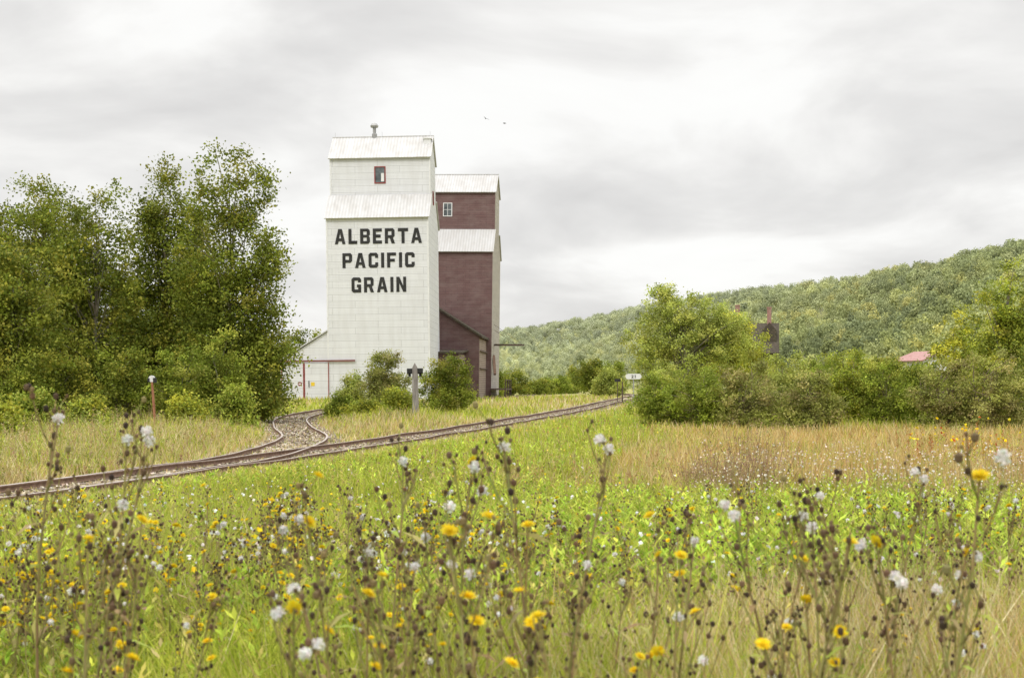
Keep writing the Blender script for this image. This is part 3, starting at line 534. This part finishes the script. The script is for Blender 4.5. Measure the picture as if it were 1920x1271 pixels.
for cx_ in (-2, 1.2): window(EH, cx_, 0, 2.6, .9, 1.4, M_WTRIM)
B().prism_y([(.7, 4.9), (2.3, 4.9), (2.3, 7.9), (1.5, 8.8), (.7, 7.9)], 1.0, 3.55).obj('dormer', M_SHINGLE, EH)
EB = thing('farm_building', (X(1705, 150), 150, .5), 'white farm building with a faded red metal roof among shrubs', 'building', (0, 0, math.radians(-68)))
B().prism_x([(0, -.5), (0, 4.3), (3, 5.3), (6, 4.3), (6, -.5)], -2.4, 2.4).obj('wall', M_WTRIM, EB)
rb = B(); s1 = slab(-.5, 4.14, 3, 5.3, -2.8, 2.8, .10, .02); s2 = slab(6.5, 4.14, 3, 5.3, -2.8, 2.8, .10, .02); rb.add(s1.v, s1.f); rb.add(s2.v, s2.f); rb.obj('roof', M_REDROOF, EB)
window(EB, -1.0, 0, 2.0, 1.2, 1.2, M_WTRIM)

# ------------------------------------------------------------ posts and signs
def g1(x, y): return float(gz(np.array([x]), np.array([float(y)]))[0])
px_, d_ = 780, 65; x_ = X(px_, d_)
E = thing('wooden_post', (x_, d_, g1(x_, d_) - .1), 'grey weathered wooden post with two black lamp housings', 'post', (0, math.radians(-1.2), 0))
B().add([(-.17, -.12, 0), (.17, -.12, 0), (.17, .12, 0), (-.17, .12, 0), (-.13, -.1, 2.75), (.13, -.1, 2.75), (.13, .1, 2.75), (-.13, .1, 2.75), (0, -.1, 3.0), (0, .1, 3.0)], [(3, 2, 1, 0), (0, 1, 5, 4), (1, 2, 6, 5), (2, 3, 7, 6), (3, 0, 4, 7), (4, 5, 8), (6, 7, 9), (5, 6, 9, 8), (7, 4, 8, 9)]).obj('pole', M_WOOD, E)
for s in (-1, 1):
    xx = s * .27; B().box(min(s * .135, s * .4), max(s * .135, s * .4), -.12, .12, 2.45, 2.72).box(xx - .1, xx + .1, -.2, -.12, 2.5, 2.68).box(xx - .06, xx + .06, -.08, .08, 2.3, 2.45).obj('lamp_housing', M_BLACK, E)
px_, d_ = 292, 50; x_ = X(px_, d_)
E = thing('switch_stand', (x_, d_, g1(x_, d_) - .05), 'rusty orange switch marker post with a white and black target', 'railway marker', (0, math.radians(-4), 0))
B().cyl(0, 0, [(0, .06), (2.05, .045)], 10).obj('pole', M_ORANGE, E)
tg = B(); tg.add([(.13 * math.cos(i * math.pi / 8), -.04 if k == 0 else .04, 2.17 + .13 * math.sin(i * math.pi / 8)) for k in (0, 1) for i in range(16)], [tuple(range(16)), tuple(range(31, 15, -1))] + [(i, (i + 1) % 16, (i + 1) % 16 + 16, i + 16) for i in range(16)]); tg.obj('target', M_WTRIM, E)
B().box(.06, .17, -.07, .07, 2.0, 2.2).box(-.16, -.08, -.065, .05, 2.05, 2.2).obj('lens', M_BLACK, E)
px_, d_ = 1188, 84; x_ = X(px_, d_)
E = thing('mile_sign', (x_, d_, g1(x_, d_)), 'white rounded mile board reading 21 on a slim post', 'sign')
b = B(); pts = []; w2, r2, zc = .34, .18, 2.2
for i in range(9): a_ = -math.pi / 2 + i * math.pi / 8; pts.append((w2 + r2 * math.cos(a_), zc + r2 * math.sin(a_)))
for i in range(9): a_ = math.pi / 2 + i * math.pi / 8; pts.append((-w2 + r2 * math.cos(a_), zc + r2 * math.sin(a_)))
b.prism_y(pts, -.02, .02); b.obj('plate', M_WTRIM, E); lettering('21', 0, zc - .10, .28, .20, -.03, E, M_BLACK, 4)
B().box(-.04, .04, .021, .09, 0, 2.3).obj('pole', M_METAL, E)
px_, d_ = 1158, 108; x_ = X(px_, d_)
E = thing('track_sign', (x_, d_, g1(x_, d_)), 'small dark rectangular sign on a thin post by the rails', 'sign')
B().box(-.25, .25, -.02, .02, 1.75, 2.0).obj('plate', M_BLACK, E); B().box(-.03, .03, .021, .08, 0, 1.9).obj('pole', M_DWOOD, E)
px_, d_ = 1167, 100; x_ = X(px_, d_)
E = thing('marker_post', (x_, d_, g1(x_, d_)), 'slim dark wooden marker post by the rails', 'post')
B().cyl(0, 0, [(0, .05), (1.7, .045), (1.8, .02)], 8).obj('pole', M_DWOOD, E)
def bird(px_, py_, d, rot):
    E = thing('bird', (X(px_, d), d, CZ + (HY - py_) * d / F), 'small dark bird gliding below the clouds', 'bird', rot, 'birds in flight')
    B().add([(0, .3, 0), (.07, .08, .03), (0, 0, .08), (-.07, .08, .03), (0, .1, -.06), (0, -.35, 0), (.05, -.38, 0), (-.05, -.38, 0)], [(0, 1, 2), (0, 2, 3), (0, 4, 1), (0, 3, 4), (1, 5, 2), (2, 5, 3), (1, 4, 5), (3, 5, 4), (5, 6, 7)]).obj('body', M_BIRD, E)
    for s in (-1, 1):
        B().add([(s * .05, .12, .03), (s * .05, -.1, .03), (s * .35, .16, .14), (s * .33, -.06, .14), (s * .75, -.05, .06)], [(0, 1, 3, 2), (2, 3, 4)]).obj('wing', M_BIRD, E, fix=False)
bird(911, 223, 220, (.2, .3, .7)); bird(946, 232, 220, (.1, -.15, 1.2))

# ------------------------------------------------------------ meadow grass
def scatter(n, dmin, dmax, pw=1.0, u0=-140, u1=2060):
    u = R.uniform(u0, u1, n); t = R.uniform(0, 1, n)
    d = dmin * (dmax / dmin) ** t if pw == 1 else (dmin ** (1 - pw) + t * (dmax ** (1 - pw) - dmin ** (1 - pw))) ** (1 / (1 - pw))
    return X(u, d), d
GP = np.array([(.33, .40, .04), (.43, .49, .055), (.24, .31, .03), (.53, .55, .09), (.57, .54, .13), (.38, .45, .05)])
TP = np.array([(.60, .48, .24), (.66, .56, .32), (.47, .33, .15), (.68, .61, .38), (.54, .39, .17)])
def make_grass(name, n, dmin, dmax, pw, label, wk=1.0, hk=1.0, lean=.45, vis=None):
    x, y = scatter(n, dmin, dmax, pw); dr, dm, left, tan = dryness(x, y); ds = pdist(x, y, SPUR); dd = np.minimum(dm, ds)
    pn = nz2(x, y, 1.3)
    keep = (dd > 1.3) | (R.uniform(0, 1, n) < np.clip(.34 + .3 * pn, .08, .8)); x, y, dr, dm, dd, left, tan = [v[keep] for v in (x, y, dr, dm, dd, left, tan)]; n = len(x)
    z = gz(x, y, dd); h = (.33 + .14 * nz2(x, y, .8)) * R.uniform(.45, 1.4, n) * hk * np.where(left & (y > 18) & (y < 62), 1.5, 1)
    h = np.minimum(h, np.clip(.20 + np.where(left, .2, .085) * (dd - 1.2), .12, 2)) * R.uniform(.8, 1.2, n)
    isdry = R.uniform(0, 1, n) < dr; c = np.where(isdry[:, None], TP[R.integers(0, 5, n)], GP[R.integers(0, 6, n)])
    rust = tan * (.45 + .55 * np.clip(nz2(x, y, .9) * 2, 0, 1)); c = c * (1 - .42 * rust[:, None] * np.array([.2, .42, 1.0]))
    c = c * R.uniform(.7, 1.2, (n, 1)); w = np.maximum(.006, y * .00064) * wk * R.uniform(.6, 1.4, n)
    q = blades(np.stack([x, y, z - .02], 1), h, w, R, lean); o = soup(name, q, np.tile(np.clip(c, 0, .9), (2, 1)), GRASS)
    o['kind'] = 'stuff'; o['label'] = label; o['category'] = 'grass'
make_grass('meadow_grass', 170000, 2.2, 14, 1.0, 'tall green and straw coloured meadow grass', 1.0, 1.15, .5)
make_grass('meadow_grass', 220000, 12, 60, 1.3, 'green and dry meadow grass beside the railway')
make_grass('meadow_grass', 60000, 55, 150, 1.2, 'rough grass around the grain elevators', 1.1, 1.1)
def forbs(name, n, dmin, dmax, mask, hmin, hmax, pal, nl, ls, label, pw=1.2, capk=.09):
    x, y = scatter(n, dmin, dmax, pw); dr, dm, left, tan = dryness(x, y); dd = np.minimum(dm, pdist(x, y, SPUR)); k = mask(x, y, dr, dm, left, tan) & (dd > 1.35); x, y, dm, dd = x[k], y[k], dm[k], dd[k]; n = len(x)
    z = gz(x, y); h = R.uniform(hmin, hmax, n) * (1 + .25 * nz2(x, y, .7)); h = np.minimum(h, np.clip(.2 + capk * ((dd if capk > .1 else dm) - 1.2), .1, 3))
    ln = R.normal(size=(n, 2)) * .08 * h[:, None]
    i = np.repeat(np.arange(n), nl); t = R.uniform(.12, 1, len(i)); an = R.uniform(0, 6.28, len(i))
    base = np.stack([x[i] + ln[i, 0] * t, y[i] + ln[i, 1] * t, z[i] + h[i] * t], 1); L_ = ls * R.uniform(.6, 1.3, len(i)) * (1.25 - .6 * t)
    dv = np.stack([np.cos(an), np.sin(an), R.uniform(.3, 1.1, len(i))], 1); dv = unit(dv); sd = unit(np.cross(dv, np.array([0, 0, 1.]))) * (L_ * .15)[:, None]
    L_ = L_[:, None]; q = np.stack([base, base + dv * L_ * .5 + sd, base + dv * L_, base + dv * L_ * .5 - sd], 1)
    P0 = np.stack([x, y, z - .02], 1); st = blades(P0, h, np.maximum(.006, y * .0004), R, .08)
    cq = pick(pal, n, R, .2)[i] * R.uniform(.7, 1.25, (len(i), 1)); cs = pick([(.24, .3, .07), (.32, .25, .12)], n)
    o = soup(name, np.concatenate([q, st]), np.clip(np.concatenate([cq, np.tile(cs, (2, 1))]), 0, .9), GRASS); o['kind'] = 'stuff'; o['label'] = label; o['category'] = 'plants'
LG = [(.34, .47, .05), (.45, .56, .07), (.27, .38, .04), (.52, .58, .09)]
LY = [(.47, .50, .07), (.38, .43, .055), (.31, .40, .045), (.54, .50, .12), (.44, .37, .15)]
forbs('leafy_herbs', 4600, 6.5, 20, lambda x, y, dr, dm, l, t: (x > -.05 * y + .6 * np.sin(y)) & (t < .4), .35, .65, LG + LY[:1], 28, .10, 'lush bright green leafy herbs in the meadow')
forbs('leafy_herbs', 4000, 4.8, 20, lambda x, y, dr, dm, l, t: (x < .1 * y) & ~l, .28, .6, LG + LY, 20, .085, 'yellow-green leafy herbs among the grass', 1.4)
forbs('leafy_herbs', 600, 3.8, 8, lambda x, y, dr, dm, l, t: x > -5, .3, .55, LY + LG[:1], 22, .07, 'coarse leafy herbs among the near grass', 1.2)
forbs('leafy_herbs', 5200, 20, 75, lambda x, y, dr, dm, l, t: (t < .5) & ~l & (dm < 9), .35, .7, LG + LY, 16, .13, 'green herbs lining the railway bank')
forbs('dry_weeds', 5200, 19, 58, lambda x, y, dr, dm, l, t: l, .45, 1.15, [(.42, .32, .16), (.32, .21, .12), (.48, .43, .18), (.36, .42, .08), (.26, .31, .06)], 18, .12, 'tangled dry brown weeds beside the railway bank', 1.2, .22)
forbs('dry_weeds', 2200, 19, 46, lambda x, y, dr, dm, l, t: t > .3, .3, .65, [(.44, .29, .11), (.50, .38, .16), (.36, .23, .1), (.42, .44, .12), (.36, .42, .08)], 14, .10, 'golden brown weeds in the dry grass patch')
forbs('yellow_herbs', 900, 30, 60, lambda x, y, dr, dm, l, t: l & (dm > 4), .8, 1.5, [(.44, .46, .07), (.33, .40, .06)], 30, .15, 'yellow-green herbs below the aspens')
forbs('rust_herbs', 420, 27, 37, lambda x, y, dr, dm, l, t: (x > .30 * y), .5, .95, [(.4, .14, .05), (.55, .42, .06), (.33, .38, .07), (.4, .22, .08)], 40, .1, 'rust red and orange herbs in the dry grass')
# ------------------------------------------------------------ wildflowers
STEMC = [(.38, .31, .13), (.35, .25, .13), (.30, .31, .10)]
BUDC = [(.13, .085, .05), (.20, .135, .08), (.27, .23, .10), (.08, .055, .04)]
def flowerq(c, r, rng, n=13):
    ax = unit(rng.normal(size=3) * .45 + np.array([0, -.35, 1.0])); u_ = unit(np.cross(ax, [1, .2, .1])); v_ = np.cross(ax, u_); out = []
    for ring, (rr, lift) in enumerate(((1, .15), (.72, .4), (.4, .55))):
        for k in range(n - ring * 3):
            a_ = 2 * math.pi * (k + .5 * ring) / (n - ring * 3) + rng.normal() * .08; dv = u_ * math.cos(a_) + v_ * math.sin(a_); sd = (-u_ * math.sin(a_) + v_ * math.cos(a_)) * r * .2
            tip = c + dv * r * rr + ax * r * lift; m_ = c + dv * r * rr * .55 + ax * r * lift * .4; out.append([c, m_ + sd, tip, m_ - sd])
    return np.array(out)
def ball(c, r, rng=R, k=6, stretch=1.3):
    th = np.linspace(0, math.pi, 4); out = []
    for i in range(3):
        for j in range(k):
            a0, a1 = 2 * math.pi * j / k, 2 * math.pi * (j + 1) / k
            f = lambda t, a: c + r * np.array([math.sin(t) * math.cos(a), math.sin(t) * math.sin(a), stretch * math.cos(t)])
            out.append([f(th[i], a0), f(th[i], a1), f(th[i + 1], a1), f(th[i + 1], a0)])
    return np.array(out)
def puffq(c, r, rng):
    d = unit(rng.normal(size=(46, 3)) + np.array([0, 0, .5])); s = unit(rng.normal(size=(46, 3))); s = unit(np.cross(d, s)) * r * .17
    return np.concatenate([ball(c, r * .62, stretch=1.0), np.stack([c + d * r * .3, c + d * r * .8 + s, c + d * r * 1.05, c + d * r * .8 - s], 1)])
def plant_data(rng, H, nb, nflow, npuff):
    an = rng.uniform(0, 6.28); ln = rng.uniform(.02, .14) * H; t = np.linspace(0, 1, 8)
    main = np.stack([math.cos(an) * ln * t ** 2 + .012 * np.sin(t * 7 + an), math.sin(an) * ln * t ** 2, H * t], 1)
    S = [tubeq(main, .0056 - .0036 * t, 5)]; tips = []
    for k in range(nb):
        tt = rng.uniform(.5, .97); s0 = np.array([np.interp(tt, t, main[:, i]) for i in range(3)]); a_ = rng.uniform(0, 6.28); L_ = rng.uniform(.06, .22) * (1.35 - tt) * 1.6
        e = s0 + np.array([math.cos(a_) * L_ * .38, math.sin(a_) * L_ * .38, L_]); m_ = (s0 + e) / 2 + np.array([math.cos(a_), math.sin(a_), -.2]) * L_ * .12
        q = np.linspace(0, 1, 4)[:, None]; pts = (1 - q) ** 2 * s0 + 2 * q * (1 - q) * m_ + q * q * e; S.append(tubeq(pts, .0023 - .0009 * q[:, 0], 4)); tips.append(e)
        for _ in range(rng.integers(1, 6)):
            a2 = rng.uniform(0, 6.28); l2 = rng.uniform(.012, .04); s1 = pts[rng.integers(1, 4)]; e2 = s1 + np.array([math.cos(a2) * l2 * .7, math.sin(a2) * l2 * .7, l2]); S.append(tubeq([s1, (s1 + e2) / 2, e2], [.0014, .0012, .001], 3)); tips.append(e2)
    tips = [main[-1]] + [tips[i] for i in rng.permutation(len(tips))]; fl = tips[:nflow]; pf = tips[nflow:nflow + npuff]; bd = tips[nflow + npuff:]
    nl = 12; tl = rng.uniform(.15, .85, nl); lq = []
    for q_ in tl:
        s0 = np.array([np.interp(q_, t, main[:, i]) for i in range(3)]); a_ = rng.uniform(0, 6.28); L_ = rng.uniform(.04, .11); dv = unit(np.array([math.cos(a_), math.sin(a_), rng.uniform(-.3, .9)])); sd = unit(np.cross(dv, [0, 0, 1.])) * L_ * .09
        lq.append([s0, s0 + dv * L_ * .5 + sd, s0 + dv * L_ + [0, 0, -.02], s0 + dv * L_ * .5 - sd])
    return np.concatenate(S), np.array(lq), fl, pf, bd
PETAL = [(.88, .68, .02), (.90, .74, .04), (.83, .60, .015)]
def budset(bd, rng, r=.0052): return np.concatenate([ball(p_, r * rng.uniform(.5, 1.45), stretch=1.25) for p_ in bd])
templates = []
for k in range(12):
    rng = np.random.default_rng(500 + k); templates.append((plant_data(rng, 1.0, int(rng.integers(6, 13)), [3, 2, 3, 1, 4, 0, 1, 6, 0, 3, 4, 0][k], [0, 1, 1, 1, 0, 1, 3, 0, 2, 2, 1, 1][k]), rng))
cache = {}
def place_weed(k, x, y, H):
    (S, Lq, fl, pf, bd), rng = templates[k]
    z = g1(x, y) - .03
    kind = 'yellow flowers' if len(fl) >= len(pf) and len(fl) else ('white seed heads' if len(pf) else 'dried brown buds')
    E = thing('sow_thistle', (x, y, z), f'tall branching sow thistle with {kind} in meadow grass', 'wildflower', (R.normal() * .05, R.normal() * .05, R.uniform(0, 6.28)), 'sow thistles in the meadow')
    E.scale = (H, H, H)
    if k not in cache:
        parts = [soup('stem', S, pick(STEMC, len(S), rng), GRASS, E), soup('leaf', Lq, pick([(.32, .4, .07), (.42, .40, .13), (.34, .25, .12)], len(Lq), rng), GRASS, E)]
        parts[1]['kind'] = 'stuff'
        bq = budset(bd, rng); bo = soup('bud', bq, np.repeat(pick(BUDC, len(bd), rng), len(bq) // len(bd), 0), GRASS, E); bo['kind'] = 'stuff'; parts.append(bo)
        for f_ in fl: q = flowerq(np.array(f_), .0185, rng); parts.append(soup('flower', q, pick(PETAL, len(q), rng, .1), GRASS, E))
        for f_ in pf: q = puffq(np.array(f_), .0145, rng); parts.append(soup('seed_head', q, pick([(.80, .79, .76), (.87, .86, .84)], len(q), rng, .08), GRASS, E))
        cache[k] = parts
    else:
        for p_ in cache[k]: c_ = p_.copy(); c_.parent = E; link(c_)
def near(px, py, d, k):
    x_ = X(px, d); top = CZ - (py - HY) * d / F; z = g1(x_, d); place_weed(k, x_, d, max(.35, top - z) / 1.03)
for (px, py, d, k) in [(1725, 828, 2.5, 3), (1040, 785, 3.3, 5), (1065, 800, 3.5, 8), (150, 780, 3.4, 8), (875, 820, 3.4, 6), (735, 825, 3.8, 5), (915, 940, 2.4, 7), (650, 920, 2.9, 2), (1530, 905, 3.1, 8), (1500, 950, 2.8, 4), (1550, 940, 3.0, 11), (1515, 920, 3.3, 5), (1695, 945, 3.0, 6), (1745, 985, 3.2, 6), (535, 1070, 2.4, 6), (120, 965, 2.6, 4), (1025, 925, 3.0, 0), (1110, 1060, 2.5, 0), (1180, 1000, 3.0, 2), (1280, 995, 3.0, 10), (1215, 970, 3.2, 11), (805, 1045, 2.6, 7), (690, 940, 3.3, 8), (720, 1020, 3.0, 11), (665, 985, 3.2, 5), (840, 960, 3.4, 5), (940, 1000, 3.1, 8), (1030, 1010, 3.3, 11), (200, 930, 3.0, 1), (55, 740, 3.6, 11), (205, 780, 3.7, 5), (1600, 890, 3.8, 11), (1650, 860, 3.9, 8), (1440, 1000, 3.3, 9), (815, 1130, 2.6, 4), (890, 1170, 2.7, 0), (1125, 1185, 2.9, 10), (240, 1020, 3.4, 4), (300, 1080, 3.2, 7), (180, 1080, 3.3, 7)]: near(px, py, d, k)
for i in range(72):
    d = R.uniform(3.3, 8.5); px = R.choice([R.uniform(-80, 2000), R.uniform(620, 1250), R.uniform(1420, 1800)]); near(px, R.uniform(950, 1160) if d < 5 else R.uniform(900, 1070), d, int(R.integers(0, 12)))
mid = []
for k in range(6):
    (S, Lq, fl, pf, bd), rng = templates[k * 2]; Qs = [S, Lq]; Cs = [pick(STEMC, len(S), rng), pick([(.3, .42, .07)], len(Lq), rng)]
    fl = list(fl) + bd[:2]; bd = bd[2:]
    bq = budset(bd, rng, .0075); Qs.append(bq); Cs.append(pick(BUDC, len(bq), rng))
    for f_ in fl: q = flowerq(np.array(f_), .026, rng); Qs.append(q); Cs.append(pick(PETAL, len(q), rng, .1))
    for f_ in pf: q = puffq(np.array(f_), .021, rng); Qs.append(q); Cs.append(pick([(.8, .79, .76)], len(q), rng, .08))
    mid.append((np.concatenate(Qs), np.concatenate(Cs)))
mbase = {}
for i in range(165):
    if i < 90: x_, d_ = scatter(1, 4.6, 8.5, 1.0, -40, 950)
    else: x_, d_ = scatter(1, 5.5, 13, 1.0, -60, 1980)
    x_, d_ = float(x_[0]), float(d_[0]); k = i % 6
    if k not in mbase: o = soup('wild_flower', mid[k][0], mid[k][1], GRASS); mbase[k] = o
    else: o = mbase[k].copy(); link(o)
    o.location = (x_, d_, g1(x_, d_) - .02); s_ = R.uniform(.5, .78); o.scale = (s_,) * 3; o.rotation_euler = (0, 0, R.uniform(0, 6.28))
    o['label'] = 'slender branching wildflower standing in the meadow grass'; o['category'] = 'wildflower'; o['group'] = 'slender wildflowers in the meadow'
def dots(n, dmin, dmax, mask, pal, r, hmin, hmax, pw=1.3):
    x, y = scatter(n, dmin, dmax, pw); dr, dm, left, tan = dryness(x, y); k = mask(x, y, dr, tan, left) & (np.minimum(dm, pdist(x, y, SPUR)) > 2.5); x, y, dm = x[k], y[k], dm[k]; n = len(x)
    z = gz(x, y); h = np.minimum(R.uniform(hmin, hmax, n), np.clip(.15 + .09 * (dm - 1.2), .1, 3)); c = np.stack([x, y, z + h], 1); q = []
    rr = r * np.maximum(1, y / 16)
    for _ in range(4): q.append(leaves(c + R.normal(size=(n, 3)) * (rr * .35)[:, None], rr * 2, .9, R, .2))
    col = pick(pal, n, R, .15); st = blades(np.stack([x, y, z], 1), h, np.maximum(.004, y * .00035), R, .02); stc = pick(STEMC, n)
    return np.concatenate(q + [st]), np.concatenate([np.tile(col, (4, 1)), np.tile(stc, (2, 1))])
parts = [dots(4800, 5, 28, lambda x, y, dr, t, l: (t < .5) & ~l, [(.15, .10, .07), (.25, .17, .11), (.40, .29, .18)], .0075, .38, .68),
         dots(750, 5.5, 20, lambda x, y, dr, t, l: (t < .5) & (x < .1 * y) & ~l & (nz2(x, y, 1.1) > -.1), PETAL, .0125, .35, .62),
         dots(600, 6, 24, lambda x, y, dr, t, l: (t < .5) & ~l, [(.82, .81, .79)], .012, .4, .65),
         dots(4200, 15, 26, lambda x, y, dr, t, l: (x > .14 * y) & (nz2(x, y, .6) > -.6), [(.84, .80, .76), (.74, .66, .58), (.55, .41, .31)], .010, .45, .8),
         dots(350, 26, 42, lambda x, y, dr, t, l: x > .31 * y, PETAL + [(.5, .12, .03)], .016, .5, .9),
         dots(1600, 20, 60, lambda x, y, dr, t, l: ~l & (t < .4), [(.45, .22, .1), (.35, .22, .14), (.75, .6, .12)], .009, .35, .65)]
o = soup('meadow_seed_heads', np.concatenate([p_[0] for p_ in parts]), np.concatenate([p_[1] for p_ in parts]), GRASS); o['kind'] = 'stuff'; o['label'] = 'massed seed heads and small blossoms across the meadow'; o['category'] = 'wildflowers'
for i, (px, d, hh) in enumerate([(1330, 20.5, .85), (1395, 20.5, 1.05), (1440, 20, 1.0), (1290, 20.5, .6), (1365, 19.5, .75)]):
    x_ = X(px, d); E = thing('twiggy_shrub', (x_, d, g1(x_, d)), 'bare reddish-brown twiggy shrub in dry grass', 'shrub', group='twiggy shrubs in the dry grass'); TQ = []
    for k in range(65):
        a_ = R.uniform(0, 6.28); sp = R.uniform(.05, .65) * hh; t = np.linspace(0, 1, 4)[:, None]; e = np.array([math.cos(a_) * sp, math.sin(a_) * sp, hh * R.uniform(.4, 1.15)])
        TQ.append(tubeq(np.hstack([e[None, :2] * t ** .8, e[2] * t ** 1.1]), .006 - .0035 * t[:, 0], 3))
    TQ = np.concatenate(TQ); soup('stem', TQ, pick([(.28, .18, .12), (.36, .25, .16), (.22, .15, .10)], len(TQ)), BARK, E)
    c = R.normal(size=(350, 3)) * np.array([.28, .28, .22]) * hh + np.array([0, 0, hh * .7]); soup('foliage', leaves(c, .04, .6), pick([(.34, .22, .13), (.40, .34, .15)], 350), VEG, E)

# ------------------------------------------------------------ sky, sun, camera
w = bpy.data.worlds.new('World'); scene.world = w; w.use_nodes = True; nt = w.node_tree; ns = nt.nodes; L = nt.links; ns.clear()
SE, SR = math.radians(48), math.radians(205)
sky = nd(ns, 'ShaderNodeTexSky'); sky.sky_type = 'NISHITA'; sky.sun_disc = False; sky.sun_elevation = SE; sky.sun_rotation = SR
bg1 = nd(ns, 'ShaderNodeBackground', Strength=.1); L.new(sky.outputs[0], bg1.inputs[0])
tc = nd(ns, 'ShaderNodeTexCoord'); sp = nd(ns, 'ShaderNodeSeparateXYZ'); L.new(tc.outputs['Generated'], sp.inputs[0])
mz = nd(ns, 'ShaderNodeMath', operation='MAXIMUM'); mz.inputs[1].default_value = 0; L.new(sp.outputs[2], mz.inputs[0])
az = nd(ns, 'ShaderNodeMath', operation='ADD'); az.inputs[1].default_value = .26; L.new(mz.outputs[0], az.inputs[0])
dx = nd(ns, 'ShaderNodeMath', operation='DIVIDE'); dy = nd(ns, 'ShaderNodeMath', operation='DIVIDE')
L.new(sp.outputs[0], dx.inputs[0]); L.new(az.outputs[0], dx.inputs[1]); L.new(sp.outputs[1], dy.inputs[0]); L.new(az.outputs[0], dy.inputs[1])
cb = nd(ns, 'ShaderNodeCombineXYZ'); L.new(dx.outputs[0], cb.inputs[0]); L.new(dy.outputs[0], cb.inputs[1]); cb.inputs[2].default_value = 8.3
n1 = nd(ns, 'ShaderNodeTexNoise', Scale=2.0, Detail=8.0, Roughness=.5, Distortion=.35); L.new(cb.outputs[0], n1.inputs['Vector'])
r = ramp(ns, [(.30, (.70, .69, .68)), (.42, (.80, .79, .775)), (.50, (.90, .89, .87)), (.57, (.98, .975, .955)), (.66, (1.0, 1.0, .98))]); L.new(n1.outputs[0], r.inputs[0])
mr = nd(ns, 'ShaderNodeMapRange', interpolation_type='SMOOTHSTEP'); mr.inputs[1].default_value = .30; mr.inputs[2].default_value = .85; mr.inputs[3].default_value = 1.03; mr.inputs[4].default_value = 3.0
L.new(sp.outputs[2], mr.inputs[0])
bg2 = nd(ns, 'ShaderNodeBackground'); L.new(r.outputs[0], bg2.inputs[0]); L.new(mr.outputs[0], bg2.inputs[1])
mx = nd(ns, 'ShaderNodeMixShader'); mx.inputs[0].default_value = .96; L.new(bg1.outputs[0], mx.inputs[1]); L.new(bg2.outputs[0], mx.inputs[2])
wo = nd(ns, 'ShaderNodeOutputWorld'); L.new(mx.outputs[0], wo.inputs[0])
sl = bpy.data.lights.new('sun', 'SUN'); sl.energy = 1.5; sl.angle = math.radians(12); sl.color = (1, .94, .85); so = link(bpy.data.objects.new('sun', sl))
az_ = math.radians(205); dirv = Vector((math.sin(az_) * math.cos(SE), math.cos(az_) * math.cos(SE), math.sin(SE)))
so.rotation_euler = dirv.to_track_quat('Z', 'Y').to_euler(); so.location = (0, -20, 60)
cam = bpy.data.cameras.new('camera'); co = link(bpy.data.objects.new('camera', cam)); co.location = (0, 0, CZ); co.rotation_euler = (math.pi / 2, 0, 0)
cam.lens = 45; cam.sensor_width = 36; cam.shift_y = (HY - 635.5) / 1920; cam.clip_end = 20000; cam.clip_start = .05
cam.dof.use_dof = True; cam.dof.focus_distance = 100; cam.dof.aperture_fstop = 7.1
scene.camera = co
scene.view_settings.view_transform = 'Standard'; scene.view_settings.look = 'None'; scene.view_settings.exposure = 0
